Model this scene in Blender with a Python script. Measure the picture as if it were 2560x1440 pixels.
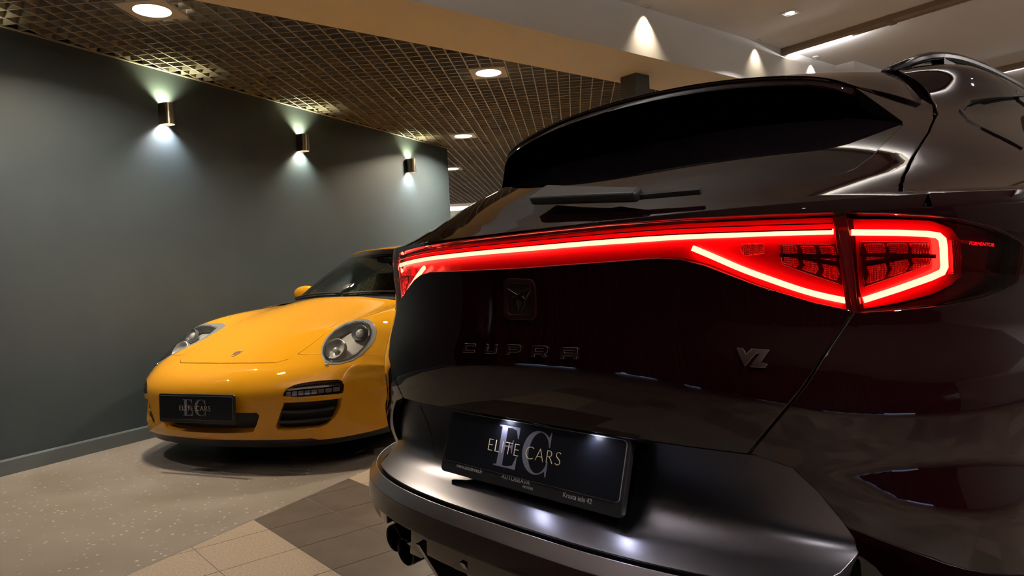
import bpy, bmesh, math, random
import numpy as np
from mathutils import Vector, Matrix
from mathutils.geometry import delaunay_2d_cdt

random.seed(4); rng = np.random.default_rng(4)
scn = bpy.context.scene
for o in list(bpy.data.objects): bpy.data.objects.remove(o)
COL = scn.collection

# ---------------------------------------------------------------- camera
# a phone held one metre above the floor, a step and a half behind the dark car; X right, Y ahead, Z up
cam_d = bpy.data.cameras.new('camera'); cam = bpy.data.objects.new('camera', cam_d); COL.objects.link(cam)
cam_d.sensor_fit = 'HORIZONTAL'; cam_d.sensor_width = 36.0; cam_d.lens = 36.0 * 1775.0 / 2560.0
_roll, _pitch = math.radians(2.86), math.atan(30.96 / 1775.0)
_f = Vector((0, math.cos(_pitch), -math.sin(_pitch))); _r0 = Vector((1, 0, 0)); _u0 = _r0.cross(_f)
_r = math.cos(_roll) * _r0 - math.sin(_roll) * _u0; _u = math.sin(_roll) * _r0 + math.cos(_roll) * _u0
cam.matrix_world = Matrix(((_r.x, _u.x, -_f.x, 0), (_r.y, _u.y, -_f.y, 0), (_r.z, _u.z, -_f.z, 1.0), (0, 0, 0, 1)))
cam_d.clip_start = .05; cam_d.clip_end = 100
scn.camera = cam

# ---------------------------------------------------------------- world, exposure
wd = bpy.data.worlds.new('world'); scn.world = wd; wd.use_nodes = True
wd.node_tree.nodes['Background'].inputs[0].default_value = (.75, .8, 1, 1)
wd.node_tree.nodes['Background'].inputs[1].default_value = .012
scn.view_settings.view_transform = 'Standard'; scn.view_settings.look = 'None'
scn.view_settings.gamma = 1.0; scn.view_settings.use_curve_mapping = False
scn.view_settings.exposure = 0.62
scn.cycles.use_denoising = True
scn.cycles.max_bounces = 6; scn.cycles.transparent_max_bounces = 8; scn.cycles.glossy_bounces = 3; scn.cycles.diffuse_bounces = 3; scn.cycles.transmission_bounces = 2
scn.cycles.caustics_reflective = False; scn.cycles.caustics_refractive = False
scn.cycles.use_adaptive_sampling = True; scn.cycles.adaptive_threshold = .05; scn.cycles.use_light_tree = False
scn.cycles.sample_clamp_indirect = 6.0

WARM = (1.0, .86, .65); NEUT = (1.0, .96, .93); COOL = (.86, .92, 1.0)
def area(name, loc, size, power, col, rot=(0, 0, 0), shape='DISK', size_y=None, spread=180):
    l = bpy.data.lights.new(name, 'AREA'); l.energy = power; l.color = col; l.shape = shape; l.size = size
    if size_y: l.size_y = size_y
    l.spread = math.radians(spread)
    o = bpy.data.objects.new(name, l); COL.objects.link(o); o.location = loc; o.rotation_euler = rot
    return o
def spot(name, loc, target, power, col, angle, blend, radius=.02):
    l = bpy.data.lights.new(name, 'SPOT'); l.energy = power; l.color = col; l.spot_size = math.radians(angle); l.spot_blend = blend; l.shadow_soft_size = radius
    o = bpy.data.objects.new(name, l); COL.objects.link(o); o.location = loc
    o.rotation_euler = (Vector(target) - Vector(loc)).to_track_quat('-Z', 'Y').to_euler()
    return o
# ---------------------------------------------------------------- surfaces
def nspline(xs, ys):
    """natural cubic spline through (xs, ys); ys may have trailing dims"""
    xs = np.asarray(xs, float); ys = np.asarray(ys, float); n = len(xs)
    sh = ys.shape[1:]; y2 = ys.reshape(n, -1); h = np.diff(xs)
    A = np.zeros((n, n)); B = np.zeros((n, y2.shape[1])); A[0, 0] = A[-1, -1] = 1
    for i in range(1, n - 1):
        A[i, i - 1] = h[i - 1]; A[i, i] = 2 * (h[i - 1] + h[i]); A[i, i + 1] = h[i]
        B[i] = 6 * ((y2[i + 1] - y2[i]) / h[i] - (y2[i] - y2[i - 1]) / h[i - 1])
    M = np.linalg.solve(A, B)
    def f(x):
        x = np.asarray(x, float); flat = x.reshape(-1)
        i = np.clip(np.searchsorted(xs, flat) - 1, 0, n - 2); hi = h[i]
        a = ((xs[i + 1] - flat) / hi)[:, None]; b = ((flat - xs[i]) / hi)[:, None]; hh = (hi ** 2)[:, None]
        r = a * y2[i] + b * y2[i + 1] + ((a ** 3 - a) * M[i] + (b ** 3 - b) * M[i + 1]) * hh / 6
        return r.reshape(x.shape + sh)
    return f

class Shell:
    """car tail: at every height z a superellipse in plan, (r right, t forward, z up)"""
    sgn = 1.0
    def __init__(self, rows):
        rows = np.asarray(rows, float); self.f = nspline(rows[:, 0], rows[:, 1:])
    def pos(self, u, v):                      # u = plan angle (rad), v = z
        u = np.asarray(u, float); v = np.asarray(v, float); u, v = np.broadcast_arrays(u, v)
        q = self.f(v); t0, n, D, W = q[..., 0], q[..., 1], q[..., 2], q[..., 3]
        a = np.abs(u); s = np.sin(np.minimum(a, np.pi / 2)); c = np.maximum(np.cos(np.minimum(a, np.pi / 2)), 0)
        den = (s ** n + c ** n) ** (1 / n)
        r = W * s / den * np.sign(u); t = t0 + D * (1 - c / den) + D * np.maximum(a - np.pi / 2, 0)
        return np.stack([r, t, v], -1)
    def T(self, r, z):
        q = self.f(np.asarray(z, float)); x = np.minimum(np.abs(r) / q[..., 3], .99999)
        return q[..., 0] + q[..., 2] * (1 - (1 - x ** q[..., 1]) ** (1 / q[..., 1]))
    def uv(self, r, z):                       # plan angle from the lateral coordinate
        q = self.f(np.asarray(z, float)); x = np.minimum(np.abs(r) / q[..., 3], .99999)
        y = (1 - x ** q[..., 1]) ** (1 / q[..., 1])
        return np.sign(r) * np.arctan2(x, y), z

class Net:
    """tensor spline through a mirrored control net: u lateral, v along the car"""
    sgn = 1.0
    def __init__(self, us, vs, P):            # P[v][u>=0] -> (x, y, z)
        P = np.asarray(P, float); us = np.asarray(us, float)
        L = P[:, :0:-1].copy(); L[..., 0] *= -1
        self.us = np.concatenate([-us[:0:-1], us]); self.vs = np.asarray(vs, float)
        self.P = np.concatenate([L, P], 1); self.fv = nspline(self.vs, self.P)
        n = len(self.us); I = np.eye(n); self.bu = nspline(self.us, I)   # cardinal basis in u
    def pos(self, u, v):
        u, v = np.broadcast_arrays(np.asarray(u, float), np.asarray(v, float))
        C = self.fv(v); W = self.bu(u)
        return np.einsum('...i,...ik->...k', W, C)

def nrm(S, u, v, e=1e-4):
    a = S.pos(np.asarray(u) + e, v) - S.pos(np.asarray(u) - e, v)
    b = S.pos(u, np.asarray(v) + e) - S.pos(u, np.asarray(v) - e)
    n = np.cross(a, b); n /= np.maximum(np.linalg.norm(n, axis=-1, keepdims=True), 1e-12)
    return n * S.sgn

#            z     t0     n    D    W
GATE = Shell([(.18, .26, 4.0, .80, .84), (.30, .17, 4.2, .80, .87), (.40, .115, 4.6, .76, .88), (.50, .085, 5.0, .73, .88),
              (.58, .050, 5.0, .73, .875), (.64, .024, 4.4, .77, .878), (.67, .012, 4.0, .80, .883), (.70, .003, 3.8, .82, .892), (.74, -.005, 3.6, .84, .907),
              (.775, -.0105, 3.45, .86, .920), (.80, -.0135, 3.3, .88, .928), (.825, -.014, 3.2, .89, .927), (.86, -.011, 3.1, .9, .923),
              (.92, -.003, 3.0, .9, .918), (.98, .003, 3.0, .9, .925), (1.04, .006, 3.0, .9, .940), (1.08, .010, 3.0, .9, .942), (1.10, .014, 3.0, .9, .935)])
BUMP = Shell([(.497, -.084, 3.0, .9, .915), (.505, -.068, 3.0, .9, .915), (.515, -.045, 3.05, .9, .913), (.53, -.012, 3.2, .9, .91), (.55, .016, 3.4, .88, .905),
              (.58, .036, 3.8, .85, .90), (.62, .048, 4.2, .80, .895), (.68, .055, 4.6, .77, .89)])
LIPT = Shell([(.466, -.112, 3.0, .9, .93), (.492, -.092, 3.0, .9, .92)])
LIPF = Shell([(.418, -.118, 3.0, .9, .932), (.466, -.112, 3.0, .9, .93)])
VAL = Shell([(.18, .0, 3.2, .9, .90), (.30, -.075, 3.1, .9, .92), (.37, -.102, 3.0, .9, .927), (.414, -.112, 3.0, .9, .93)])
TOP = Shell([(1.084, .010, 3.0, .9, .940), (1.094, .017, 3.0, .9, .930), (1.106, .036, 3.0, .905, .905), (1.118, .052, 3.0, .91, .875), (1.14, .086, 3.0, .92, .845), (1.19, .168, 3.0, .93, .815), (1.25, .288, 3.0, .95, .78),
             (1.30, .402, 3.0, .97, .75), (1.35, .53, 3.3, .9, .715), (1.39, .63, 4.0, .75, .69), (1.42, .70, 5.0, .60, .66), (1.447, .79, 6.0, .5, .62),
             (1.465, .90, 6.0, .5, .575), (1.478, 1.05, 5.0, .5, .51), (1.487, 1.22, 4.0, .5, .41), (1.492, 1.45, 3.0, .5, .25), (1.4945, 1.7, 2.6, .5, .03)])

# front of the sports car: x to its left flank, y backwards from the nose, z up
def _pnet():
    us = [0, .2, .4, .52, .64, .74, .82, .87, .895]
    sh = [0, .012, .055, .105, .19, .31, .47, .66, .90]
    R = [((.062, .162), (.215, .162), 1, 0), ((.036, .20), (.205, .20), 1, 0), ((.018, .26), (.20, .26), 1, 0), ((.008, .33), None, 1, 0), ((0, .40), None, 1, 0),
         ((.006, .45), None, 1, .0), ((.032, .50), (.235, .502), 1, .08), ((.08, .54), (.285, .545), .85, .28), ((.155, .572), (.345, .582), .72, .5),
         ((.24, .603), (.41, .622), .6, .68), ((.36, .647), (.485, .667), .5, .82), ((.50, .694), (.57, .717), .42, .93), ((.66, .742), (.66, .768), .35, 1.0),
         ((.84, .792), (.82, .806), .27, 1.02), ((1.02, .842), (1.0, .829), .2, 1.02), ((1.17, .882), (1.18, .843), .15, 1.02), ((1.28, .908), (1.40, .857), .1, 1.02)]
    dz = [0, 0, 0, 0, 0, .03, .09, .17, .26]
    P = []; vs = []; acc = 0; last = None
    for k, (c, f, m, dr) in enumerate(R):
        if f is None: f = (c[0] + .19, c[1])
        row = []
        for r, s, d in zip(us, sh, dz):
            if r <= .64:
                g = s / .19; y = c[0] + (f[0] - c[0]) * g; w = (r / .64) ** 2
                z = c[1] * (1 - w) + f[1] * w - (.014 * max(0, min(1, (k - 8) / 3)) * math.exp(-((r - .47) / .1) ** 2))
                row.append((r, y, z))
            else:
                row.append((r, f[0] + (s - .19) * m, f[1] - d * dr))
        P.append(row)
        if last: acc += math.hypot(c[0] - last[0], c[1] - last[1])
        vs.append(acc); last = c
    return Net(us, vs, P)
NOSE = _pnet()
UV = {'L0': [(-0.1863, 0.8492), (-0.1431, 0.8499), (-0.1467, 0.8309), (-0.1915, 0.8298)],
 'L1': [(-0.1044, 0.8503), (-0.0642, 0.8509), (-0.0679, 0.8316), (-0.1095, 0.8307)],
 'L2': [(-0.0295, 0.852), (0.0161, 0.8528), (0.0126, 0.8326), (-0.0344, 0.8314)],
 'L3': [(0.0548, 0.8525), (0.1004, 0.8532), (0.0969, 0.8322), (0.05, 0.8309)],
 'L4': [(0.1412, 0.8523), (0.1851, 0.8531), (0.1819, 0.8322), (0.1367, 0.8308)],
 'VZ': [(0.5051, 0.8608), (0.5145, 0.8602), (0.5191, 0.85), (0.5288, 0.8597), (0.5546, 0.858), (0.5404, 0.8376), (0.5504, 0.8359), (0.5471, 0.8308), (0.5249, 0.8316),
        (0.5406, 0.8522), (0.534, 0.8527), (0.517, 0.8327), (0.5132, 0.8409)],
 'badge': [(-0.0489, 0.9938), (0.052, 0.9893), (0.0617, 0.9058), (-0.0449, 0.9073)],
 'bar': [(0.2186, 1.057), (0.3111, 1.0559), (0.3916, 1.0551), (0.4633, 1.0524), (0.5286, 1.05), (0.5896, 1.0472), (0.639, 1.0447)],
 'bar_body': [(0.6826, 1.0051), (0.7931, 0.996)],
 'bar_gate': [(0.5635, 1.0114), (0.6526, 1.0038)],
 'blens_left': [(0.6545, 1.0693), (0.6666, 1.0167), (0.681, 0.9596), (0.6875, 0.9162)],
 'blens_low': [(0.6909, 0.9179), (0.7468, 0.9199), (0.8108, 0.9237), (0.8683, 0.9318), (0.9082, 0.9421), (0.933, 0.9533)],
 'blens_top': [(0.9341, 0.9845), (0.9268, 1.0083), (0.8972, 1.023), (0.8598, 1.0367), (0.813, 1.0493), (0.7703, 1.0577), (0.7109, 1.0652), (0.6589, 1.0703)],
 'bracket': [(0.6659, 1.0413), (0.7335, 1.0359), (0.7781, 1.0311), (0.7958, 1.0275), (0.804, 1.0207), (0.8088, 1.0074), (0.8129, 0.9912), (0.8164, 0.9776),
             (0.814, 0.9699), (0.7967, 0.963), (0.7474, 0.9483), (0.6974, 0.9345)],
 'bump_edge': [(0.5748, 0.6753), (0.6103, 0.6366), (0.6394, 0.5929), (0.6594, 0.5678), (0.6704, 0.5481), (0.6692, 0.5342), (0.6616, 0.5153)],
 'cl_body': [(0.6838, 1.024), (0.7871, 1.0161), (0.7969, 0.9835), (0.7764, 0.9768), (0.7007, 0.9553)],
 'cl_gate': [(0.5615, 1.0286), (0.6459, 1.0221), (0.6648, 0.9595), (0.6159, 0.9775), (0.5689, 0.9967)],
 'crease': [(0.4932, 0.662), (0.4499, 0.6143), (0.3997, 0.5504)],
 'emb1': [(-0.038, 0.9735), (-0.0014, 0.9581), (0.0453, 0.9739), (0.029, 0.9518), (0.0164, 0.9569), (0.0132, 0.9538), (0.0043, 0.9539), (-0.0013, 0.9536),
          (-0.0115, 0.957), (-0.0133, 0.9551), (-0.0255, 0.952)],
 'emb2': [(-0.0181, 0.9513), (-0.008, 0.9541), (0.0009, 0.954), (-0.0034, 0.9489), (0.0056, 0.9201), (-0.0109, 0.9402)],
 'emb3': [(-0.0013, 0.954), (0.0149, 0.9541), (0.0248, 0.9487), (0.0206, 0.9351), (0.0115, 0.9187), (0.0131, 0.9443), (0.0073, 0.946), (-0.0005, 0.9497)],
 'glass': [(0.1695, 1.123), (0.3215, 1.1248), (0.4769, 1.1269), (0.6278, 1.1386), (0.68, 1.1452), (0.7055, 1.1564), (0.7289, 1.1802), (0.7585, 1.2346), (0.7696, 1.2567)],
 'lens_low': [(0.6729, 0.9211), (0.623, 0.9342), (0.5352, 0.9652), (0.4451, 1.0034), (0.4013, 1.0161), (0.3552, 1.0208), (0.2323, 1.0191)],
 'lens_split_in': [(0.6363, 1.0708), (0.6498, 1.0177), (0.6677, 0.9571), (0.6757, 0.9185)],
 'lens_top': [(0.2301, 1.0856), (0.3985, 1.0828), (0.5307, 1.0771), (0.6358, 1.0721)],
 'n_bseam': [(0.4342, 0.6115), (0.5597, 0.5806)],
 'n_bseam2': [(0.7432, 0.5786), (0.8146, 0.5957)],
 'n_corner': [(-0.3566, 0.5119), (0.3566, 0.5165)],
 'n_crease': [(0.4593, 0.2496), (0.2628, 0.234)],
 'n_crest': [(-0.0658, 0.6614)],
 'n_drl': [(0.4912, 0.2669), (0.4964, 0.2877), (0.5105, 0.3076), (0.5372, 0.3242), (0.5776, 0.3328), (0.6413, 0.336), (0.7084, 0.3325), (0.7249, 0.3228),
           (0.7365, 0.2968), (0.7361, 0.2666), (0.7306, 0.2504), (0.651, 0.2526), (0.5698, 0.2539)],
 'n_hood': [(0.1209, 0.534), (0.3536, 0.5215), (0.404, 0.5592), (0.4211, 0.6236), (0.4275, 0.7232), (0.4289, 0.855), (0.4086, 1.0234), (0.4153, 1.1607), (0.4608, 1.2388),
            (0.566, 1.2534), (0.6658, 1.3824)],
 'n_lamp': [(0.5597, 0.5806), (0.5165, 0.7046), (0.4736, 0.863), (0.4645, 0.9858), (0.4717, 1.0924), (0.5305, 1.1354), (0.6388, 1.0801), (0.6945, 1.0452),
            (0.7343, 0.9486), (0.7497, 0.8351), (0.7533, 0.7103), (0.7441, 0.5739), (0.7241, 0.4879), (0.6899, 0.448), (0.6516, 0.4424), (0.6129, 0.4773)],
 'n_lens': [(0.5684, 0.5818), (0.5348, 0.6962), (0.4975, 0.8448), (0.4925, 0.9535), (0.5072, 1.0444), (0.5749, 1.0549), (0.6441, 1.0242), (0.6889, 0.9809),
            (0.719, 0.8972), (0.7326, 0.7965), (0.7346, 0.6846), (0.7249, 0.5746), (0.7043, 0.5041), (0.6757, 0.4747), (0.6419, 0.4726), (0.6054, 0.5091)],
 'n_low': [(-0.0172, 0.0142), (0.2122, 0.0208), (0.4536, 0.0206), (0.5983, 0.019), (0.6282, 0.0024), (0.7115, 0.0), (0.7994, 0.0), (0.8345, 0.006)],
 'n_mid': [(0.2191, 0.1873), (0.3485, 0.1855), (0.3633, 0.1673), (0.3434, 0.1187), (0.315, 0.0758), (0.2805, 0.0688), (0.1292, 0.0646), (-0.0391, 0.0635)],
 'n_side': [(0.4946, 0.2343), (0.5847, 0.2303), (0.6643, 0.2284), (0.7291, 0.2283), (0.7189, 0.1721), (0.7011, 0.1274), (0.6739, 0.0932), (0.6388, 0.0767),
            (0.5715, 0.0765), (0.4773, 0.0727), (0.4445, 0.0815), (0.4377, 0.1045), (0.4624, 0.1609)],
 'n_slat1': [(0.4644, 0.1786), (0.6116, 0.169), (0.7059, 0.1753)],
 'n_slat2': [(0.4481, 0.1218), (0.575, 0.1185), (0.6839, 0.12)],
 'red_zone': [(0.6687, 1.0656), (0.7313, 1.0593), (0.7871, 1.0518), (0.8217, 1.0363), (0.8393, 1.0171), (0.8497, 0.9916), (0.8549, 0.9617), (0.8399, 0.9498),
              (0.8071, 0.9384), (0.7558, 0.9296), (0.7012, 0.9234)],
 'rev': [(0.5027, 1.0328), (0.5334, 1.0313), (0.5374, 1.017), (0.5076, 1.0155), (0.5009, 1.024)],
 'rv_logo': [(-0.0544, 0.9966), (0.0571, 0.9916)],
 'seam': [(0.526, 0.6883), (0.561, 0.743), (0.5923, 0.7921), (0.63, 0.8474), (0.6638, 0.8946), (0.6773, 0.914)],
 'seam_up': [(0.7417, 1.085), (0.738, 1.0869), (0.7458, 1.1033), (0.7778, 1.1247), (0.7935, 1.1469), (0.8279, 1.2344), (0.8336, 1.2765)],
 'side_mark': [(0.8178, 1.0181), (0.8284, 1.0162), (0.8402, 0.9691), (0.8309, 0.966)],
 'spseam': [(0.8365, 1.2896), (0.8256, 1.3201), (0.7897, 1.3646)],
 'val': [(-0.4537, 0.414), (-0.3695, 0.414), (-0.2613, 0.414), (-0.2582, 0.414), (-0.2462, 0.414), (-0.2372, 0.414), (-0.2641, 0.3823), (-0.2932, 0.3526),
         (-0.3036, 0.3468), (-0.3643, 0.3402), (-0.337, 0.3719), (-0.3145, 0.414), (-0.3159, 0.414), (-0.3412, 0.414), (-0.3927, 0.414), (-0.4747, 0.414)],
 'vee': [(0.4153, 1.0332), (0.4524, 1.0162), (0.5069, 0.9909), (0.5549, 0.9715), (0.6002, 0.9543), (0.6449, 0.9408), (0.6696, 0.935)],
 'win': [(0.8931, 1.3102), (0.9027, 1.3277), (0.9351, 1.3405), (0.9895, 1.3505), (1.0587, 1.3607), (1.1532, 1.3737), (1.0671, 1.1944), (1.0253, 1.2131), (0.9809, 1.2323),
         (0.9378, 1.2559), (0.904, 1.2836)],
 'wiper': [(-0.0307, 1.1587), (0.1801, 1.1278), (0.3201, 1.121), (0.3329, 1.1228), (0.4455, 1.119)],
 'word_f': [(0.844, 1.011), (0.8924, 1.0054)]}
# ---------------------------------------------------------------- materials (all procedural)
MATS = {}
def mat(name, col=(.5, .5, .5), rough=.5, metal=0., coat=0., spec=.5, emit=None, estr=0., coat_rough=.03, ior=None):
    m = bpy.data.materials.new(name); m.use_nodes = True; b = m.node_tree.nodes['Principled BSDF']
    b.inputs['Base Color'].default_value = (*col, 1); b.inputs['Roughness'].default_value = rough; b.inputs['Metallic'].default_value = metal
    b.inputs['Coat Weight'].default_value = coat; b.inputs['Coat Roughness'].default_value = coat_rough; b.inputs['Specular IOR Level'].default_value = spec
    if emit: b.inputs['Emission Color'].default_value = (*emit, 1); b.inputs['Emission Strength'].default_value = estr
    MATS[name] = m; return m
def node(m, t, **kw):
    n = m.node_tree.nodes.new(t)
    for k, v in kw.items(): setattr(n, k, v)
    return n
def link(m, a, b): m.node_tree.links.new(a, b)
def noise_mix(m, c1, c2, scale, lo=.4, hi=.6, detail=3, sock='Base Color', coord='Object', rough=None):
    nt = m.node_tree; b = nt.nodes['Principled BSDF']; tc = node(m, 'ShaderNodeTexCoord'); n = node(m, 'ShaderNodeTexNoise')
    n.inputs['Scale'].default_value = scale; n.inputs['Detail'].default_value = detail; link(m, tc.outputs[coord], n.inputs['Vector'])
    r = node(m, 'ShaderNodeValToRGB'); r.color_ramp.elements[0].position = lo; r.color_ramp.elements[1].position = hi
    r.color_ramp.elements[0].color = (*c1, 1); r.color_ramp.elements[1].color = (*c2, 1)
    link(m, n.outputs['Fac'], r.inputs['Fac']); link(m, r.outputs['Color'], b.inputs[sock]); return r
def bump(m, scale, strength, dist=.002, detail=2, coord='Object'):
    b = m.node_tree.nodes['Principled BSDF']; tc = node(m, 'ShaderNodeTexCoord'); n = node(m, 'ShaderNodeTexNoise'); bp = node(m, 'ShaderNodeBump')
    n.inputs['Scale'].default_value = scale; n.inputs['Detail'].default_value = detail; bp.inputs['Strength'].default_value = strength; bp.inputs['Distance'].default_value = dist
    link(m, tc.outputs[coord], n.inputs['Vector']); link(m, n.outputs['Fac'], bp.inputs['Height']); link(m, bp.outputs['Normal'], b.inputs['Normal']); return bp
def emission(name, col, strength):
    m = bpy.data.materials.new(name); m.use_nodes = True; nt = m.node_tree; nt.nodes.clear()
    e = node(m, 'ShaderNodeEmission'); e.inputs[0].default_value = (*col, 1); e.inputs[1].default_value = strength
    o = node(m, 'ShaderNodeOutputMaterial'); link(m, e.outputs[0], o.inputs[0]); MATS[name] = m; return m
def clear(name, tint, gloss_rough=.01, f=1.45):
    """thin tinted clear plastic or glass: tinted see-through with a Fresnel reflection"""
    m = bpy.data.materials.new(name); m.use_nodes = True; nt = m.node_tree; nt.nodes.clear()
    t = node(m, 'ShaderNodeBsdfTransparent'); t.inputs[0].default_value = (*tint, 1)
    g = node(m, 'ShaderNodeBsdfGlossy'); g.inputs['Roughness'].default_value = gloss_rough
    fr = node(m, 'ShaderNodeFresnel'); fr.inputs[0].default_value = f; mx = node(m, 'ShaderNodeMixShader'); o = node(m, 'ShaderNodeOutputMaterial')
    link(m, fr.outputs[0], mx.inputs[0]); link(m, t.outputs[0], mx.inputs[1]); link(m, g.outputs[0], mx.inputs[2]); link(m, mx.outputs[0], o.inputs[0]); MATS[name] = m; return m

m = mat('wall_paint', (.04, .057, .069), .55); bump(m, 90, .12, .002); noise_mix(m, (.037, .054, .066), (.042, .060, .072), 2.0)
mat('skirting', (.105, .125, .135), .45)
m = mat('white_paint', (.80, .79, .77), .7); bump(m, 60, .08)
m = mat('ceiling_paint', (.74, .71, .69), .75); bump(m, 60, .08)
m = mat('beam_paint', (.68, .61, .50), .7); bump(m, 60, .08)
m = mat('blade', (.27, .25, .225), .45); noise_mix(m, (.25, .23, .205), (.29, .27, .245), 3.0)
mat('void', (.035, .026, .022), .9)
m = mat('grout', (.24, .21, .18), .8)
# speckled floor covering
m = mat('speckled', (.25, .21, .17), .38)
nt = m.node_tree; b = nt.nodes['Principled BSDF']; tc = node(m, 'ShaderNodeTexCoord'); v1 = node(m, 'ShaderNodeTexVoronoi'); v1.inputs['Scale'].default_value = 36
n1 = node(m, 'ShaderNodeTexNoise'); n1.inputs['Scale'].default_value = 150; n2 = node(m, 'ShaderNodeTexNoise'); n2.inputs['Scale'].default_value = 2.2; n2.inputs['Detail'].default_value = 4
mxv = node(m, 'ShaderNodeMix', data_type='RGBA'); mxv.inputs[0].default_value = .018
link(m, tc.outputs['Object'], mxv.inputs[6]); link(m, n1.outputs['Color'], mxv.inputs[7]); link(m, mxv.outputs[2], v1.inputs['Vector']); link(m, tc.outputs['Object'], n1.inputs['Vector']); link(m, tc.outputs['Object'], n2.inputs['Vector'])
r1 = node(m, 'ShaderNodeValToRGB'); r1.color_ramp.elements[0].position = .17; r1.color_ramp.elements[1].position = .24; r1.color_ramp.elements[0].color = (1, 1, 1, 1); r1.color_ramp.elements[1].color = (0, 0, 0, 1)
link(m, v1.outputs['Distance'], r1.inputs['Fac'])
sel = node(m, 'ShaderNodeSeparateColor'); link(m, v1.outputs['Color'], sel.inputs[0]); gt = node(m, 'ShaderNodeMath', operation='GREATER_THAN'); gt.inputs[1].default_value = .69; link(m, sel.outputs[0], gt.inputs[0])
mu = node(m, 'ShaderNodeMath', operation='MULTIPLY'); link(m, r1.outputs['Color'], mu.inputs[0]); link(m, gt.outputs[0], mu.inputs[1])
r2 = node(m, 'ShaderNodeValToRGB'); r2.color_ramp.elements[0].color = (.225, .185, .145, 1); r2.color_ramp.elements[1].color = (.275, .235, .195, 1); r2.color_ramp.elements[0].position = .35; r2.color_ramp.elements[1].position = .65
link(m, n2.outputs['Fac'], r2.inputs['Fac'])
mc = node(m, 'ShaderNodeMix', data_type='RGBA'); link(m, mu.outputs[0], mc.inputs[0]); link(m, r2.outputs['Color'], mc.inputs[6]); mc.inputs[7].default_value = (.60, .54, .46, 1); link(m, mc.outputs[2], b.inputs['Base Color'])
m = mat('tile_light', (.40, .31, .22), .42); noise_mix(m, (.33, .255, .18), (.46, .36, .26), 130, .35, .65, 2)
m = mat('tile_dark', (.115, .088, .068), .36); noise_mix(m, (.095, .072, .056), (.135, .105, .082), 6, .3, .7, 5)
# floor beyond the separately laid tiles
m = mat('tile_far', (.38, .30, .22), .42); b = m.node_tree.nodes['Principled BSDF']; tc = node(m, 'ShaderNodeTexCoord'); mp = node(m, 'ShaderNodeMapping'); br = node(m, 'ShaderNodeTexBrick')
mp.inputs['Rotation'].default_value = (0, 0, math.radians(50)); br.offset = 0; br.squash = 1
br.inputs['Scale'].default_value = 1.0; br.inputs['Brick Width'].default_value = .2925; br.inputs['Row Height'].default_value = .2925; br.inputs['Mortar Size'].default_value = .0035
br.inputs['Color1'].default_value = (.30, .23, .165, 1); br.inputs['Color2'].default_value = (.16, .125, .095, 1); br.inputs['Mortar'].default_value = (.20, .16, .12, 1)
link(m, tc.outputs['Object'], mp.inputs[0]); link(m, mp.outputs[0], br.inputs[0]); link(m, br.outputs[0], b.inputs['Base Color'])
m = mat('curtain', (.016, .014, .016), .8)
mat('night_glass', (.004, .005, .008), .05)
mat('pillar', (.06, .062, .068), .4)
mat('sconce_metal', (.34, .29, .24), .28, 1.0)
mat('lamp_frame', (.55, .52, .48), .5); mat('rail', (.24, .175, .12), .5); mat('white_plastic', (.7, .68, .64), .4)
# cars
m = mat('black_paint', (.0085, .0012, .0022), .028, 0, 0, .5)  # faint red base: the tail lamps' red glare put into the black paint
m = mat('bumper_sheen', (.125, .118, .135), .30, 1.0); m = mat('dark_aluminium', (.42, .40, .43), .28, 1.0)  # bumper grey holds the ceiling's bright reflection, put into a metallic colour
m = mat('gloss_black', (.008, .003, .0035), .06, 0, 0, .45)
mat('satin_black', (.014, .013, .014), .42); mat('rubber', (.015, .015, .015), .75); mat('seal', (.004, .004, .004), .6)
mat('tinted_glass', (.006, .004, .005), .02, 0, 0, .55)
mat('plate_black', (.008, .008, .011), .28, 0, 0, .35); mat('plate_grey', (.16, .155, .20), .45); mat('plate_gold', (.78, .66, .44), .4); mat('print_grey', (.33, .31, .32), .6)
mat('plate_edge', (.55, .53, .52), .35, .6)
mat('trim_black', (.03, .027, .028), .12, .6); mat('dark_chrome', (.26, .17, .17), .24, 1.0); mat('copper_dark', (.075, .024, .024), .34, .9); mat('exhaust', (.06, .052, .050), .25, 1.0); mat('chrome', (.75, .74, .73), .12, 1.0)
clear('red_lens', (1.0, .065, .10), .015, 1.42); clear('red_inner', (.9, .02, .04), .05, 1.3); clear('clear_lens', (.88, .88, .87), .01, 1.45); clear('cabin_glass', (.42, .45, .43), .01, 1.6)
m = mat('lamp_red', (.34, .0016, .013), .30, 0, .5); m = mat('lamp_darkred', (.06, .001, .004), .25, 0, .5)
m = mat('lamp_cell', (.55, .004, .02), .25, .2)
tc = node(m, 'ShaderNodeTexCoord'); v_ = node(m, 'ShaderNodeTexVoronoi'); v_.inputs['Scale'].default_value = 330; v_.inputs['Randomness'].default_value = 0; bp = node(m, 'ShaderNodeBump'); bp.inputs['Strength'].default_value = 1.0; bp.inputs['Distance'].default_value = .002
link(m, tc.outputs['Object'], v_.inputs['Vector']); link(m, v_.outputs['Distance'], bp.inputs['Height']); link(m, bp.outputs['Normal'], m.node_tree.nodes['Principled BSDF'].inputs['Normal'])
mat('lamp_smoke', (.030, .004, .006), .12, 0, .6); mat('amber', (.75, .16, .02), .25, 0, .5)
emission('strip', (1.0, 1.0, .40), 11.0); emission('strip_soft', (1.0, .02, .03), 1.4); emission('word_red', (1.0, .03, .06), 1.6)
m = mat('yellow_paint', (.66, .30, .012), .5, 0, 1.0, .0, coat_rough=.015)
mat('yellow_dark', (.36, .15, .006), .4)
mat('reflector', (.74, .73, .70), .30, .30); mat('lamp_grey', (.26, .26, .26), .30, .3); mat('led_clear', (.75, .75, .78), .12, .3)
mat('crest_gold', (.62, .42, .10), .3, .8); mat('crest_red', (.30, .03, .02), .4); mat('crest_black', (.02, .02, .02), .4)
mat('leather', (.03, .028, .026), .6)
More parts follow.
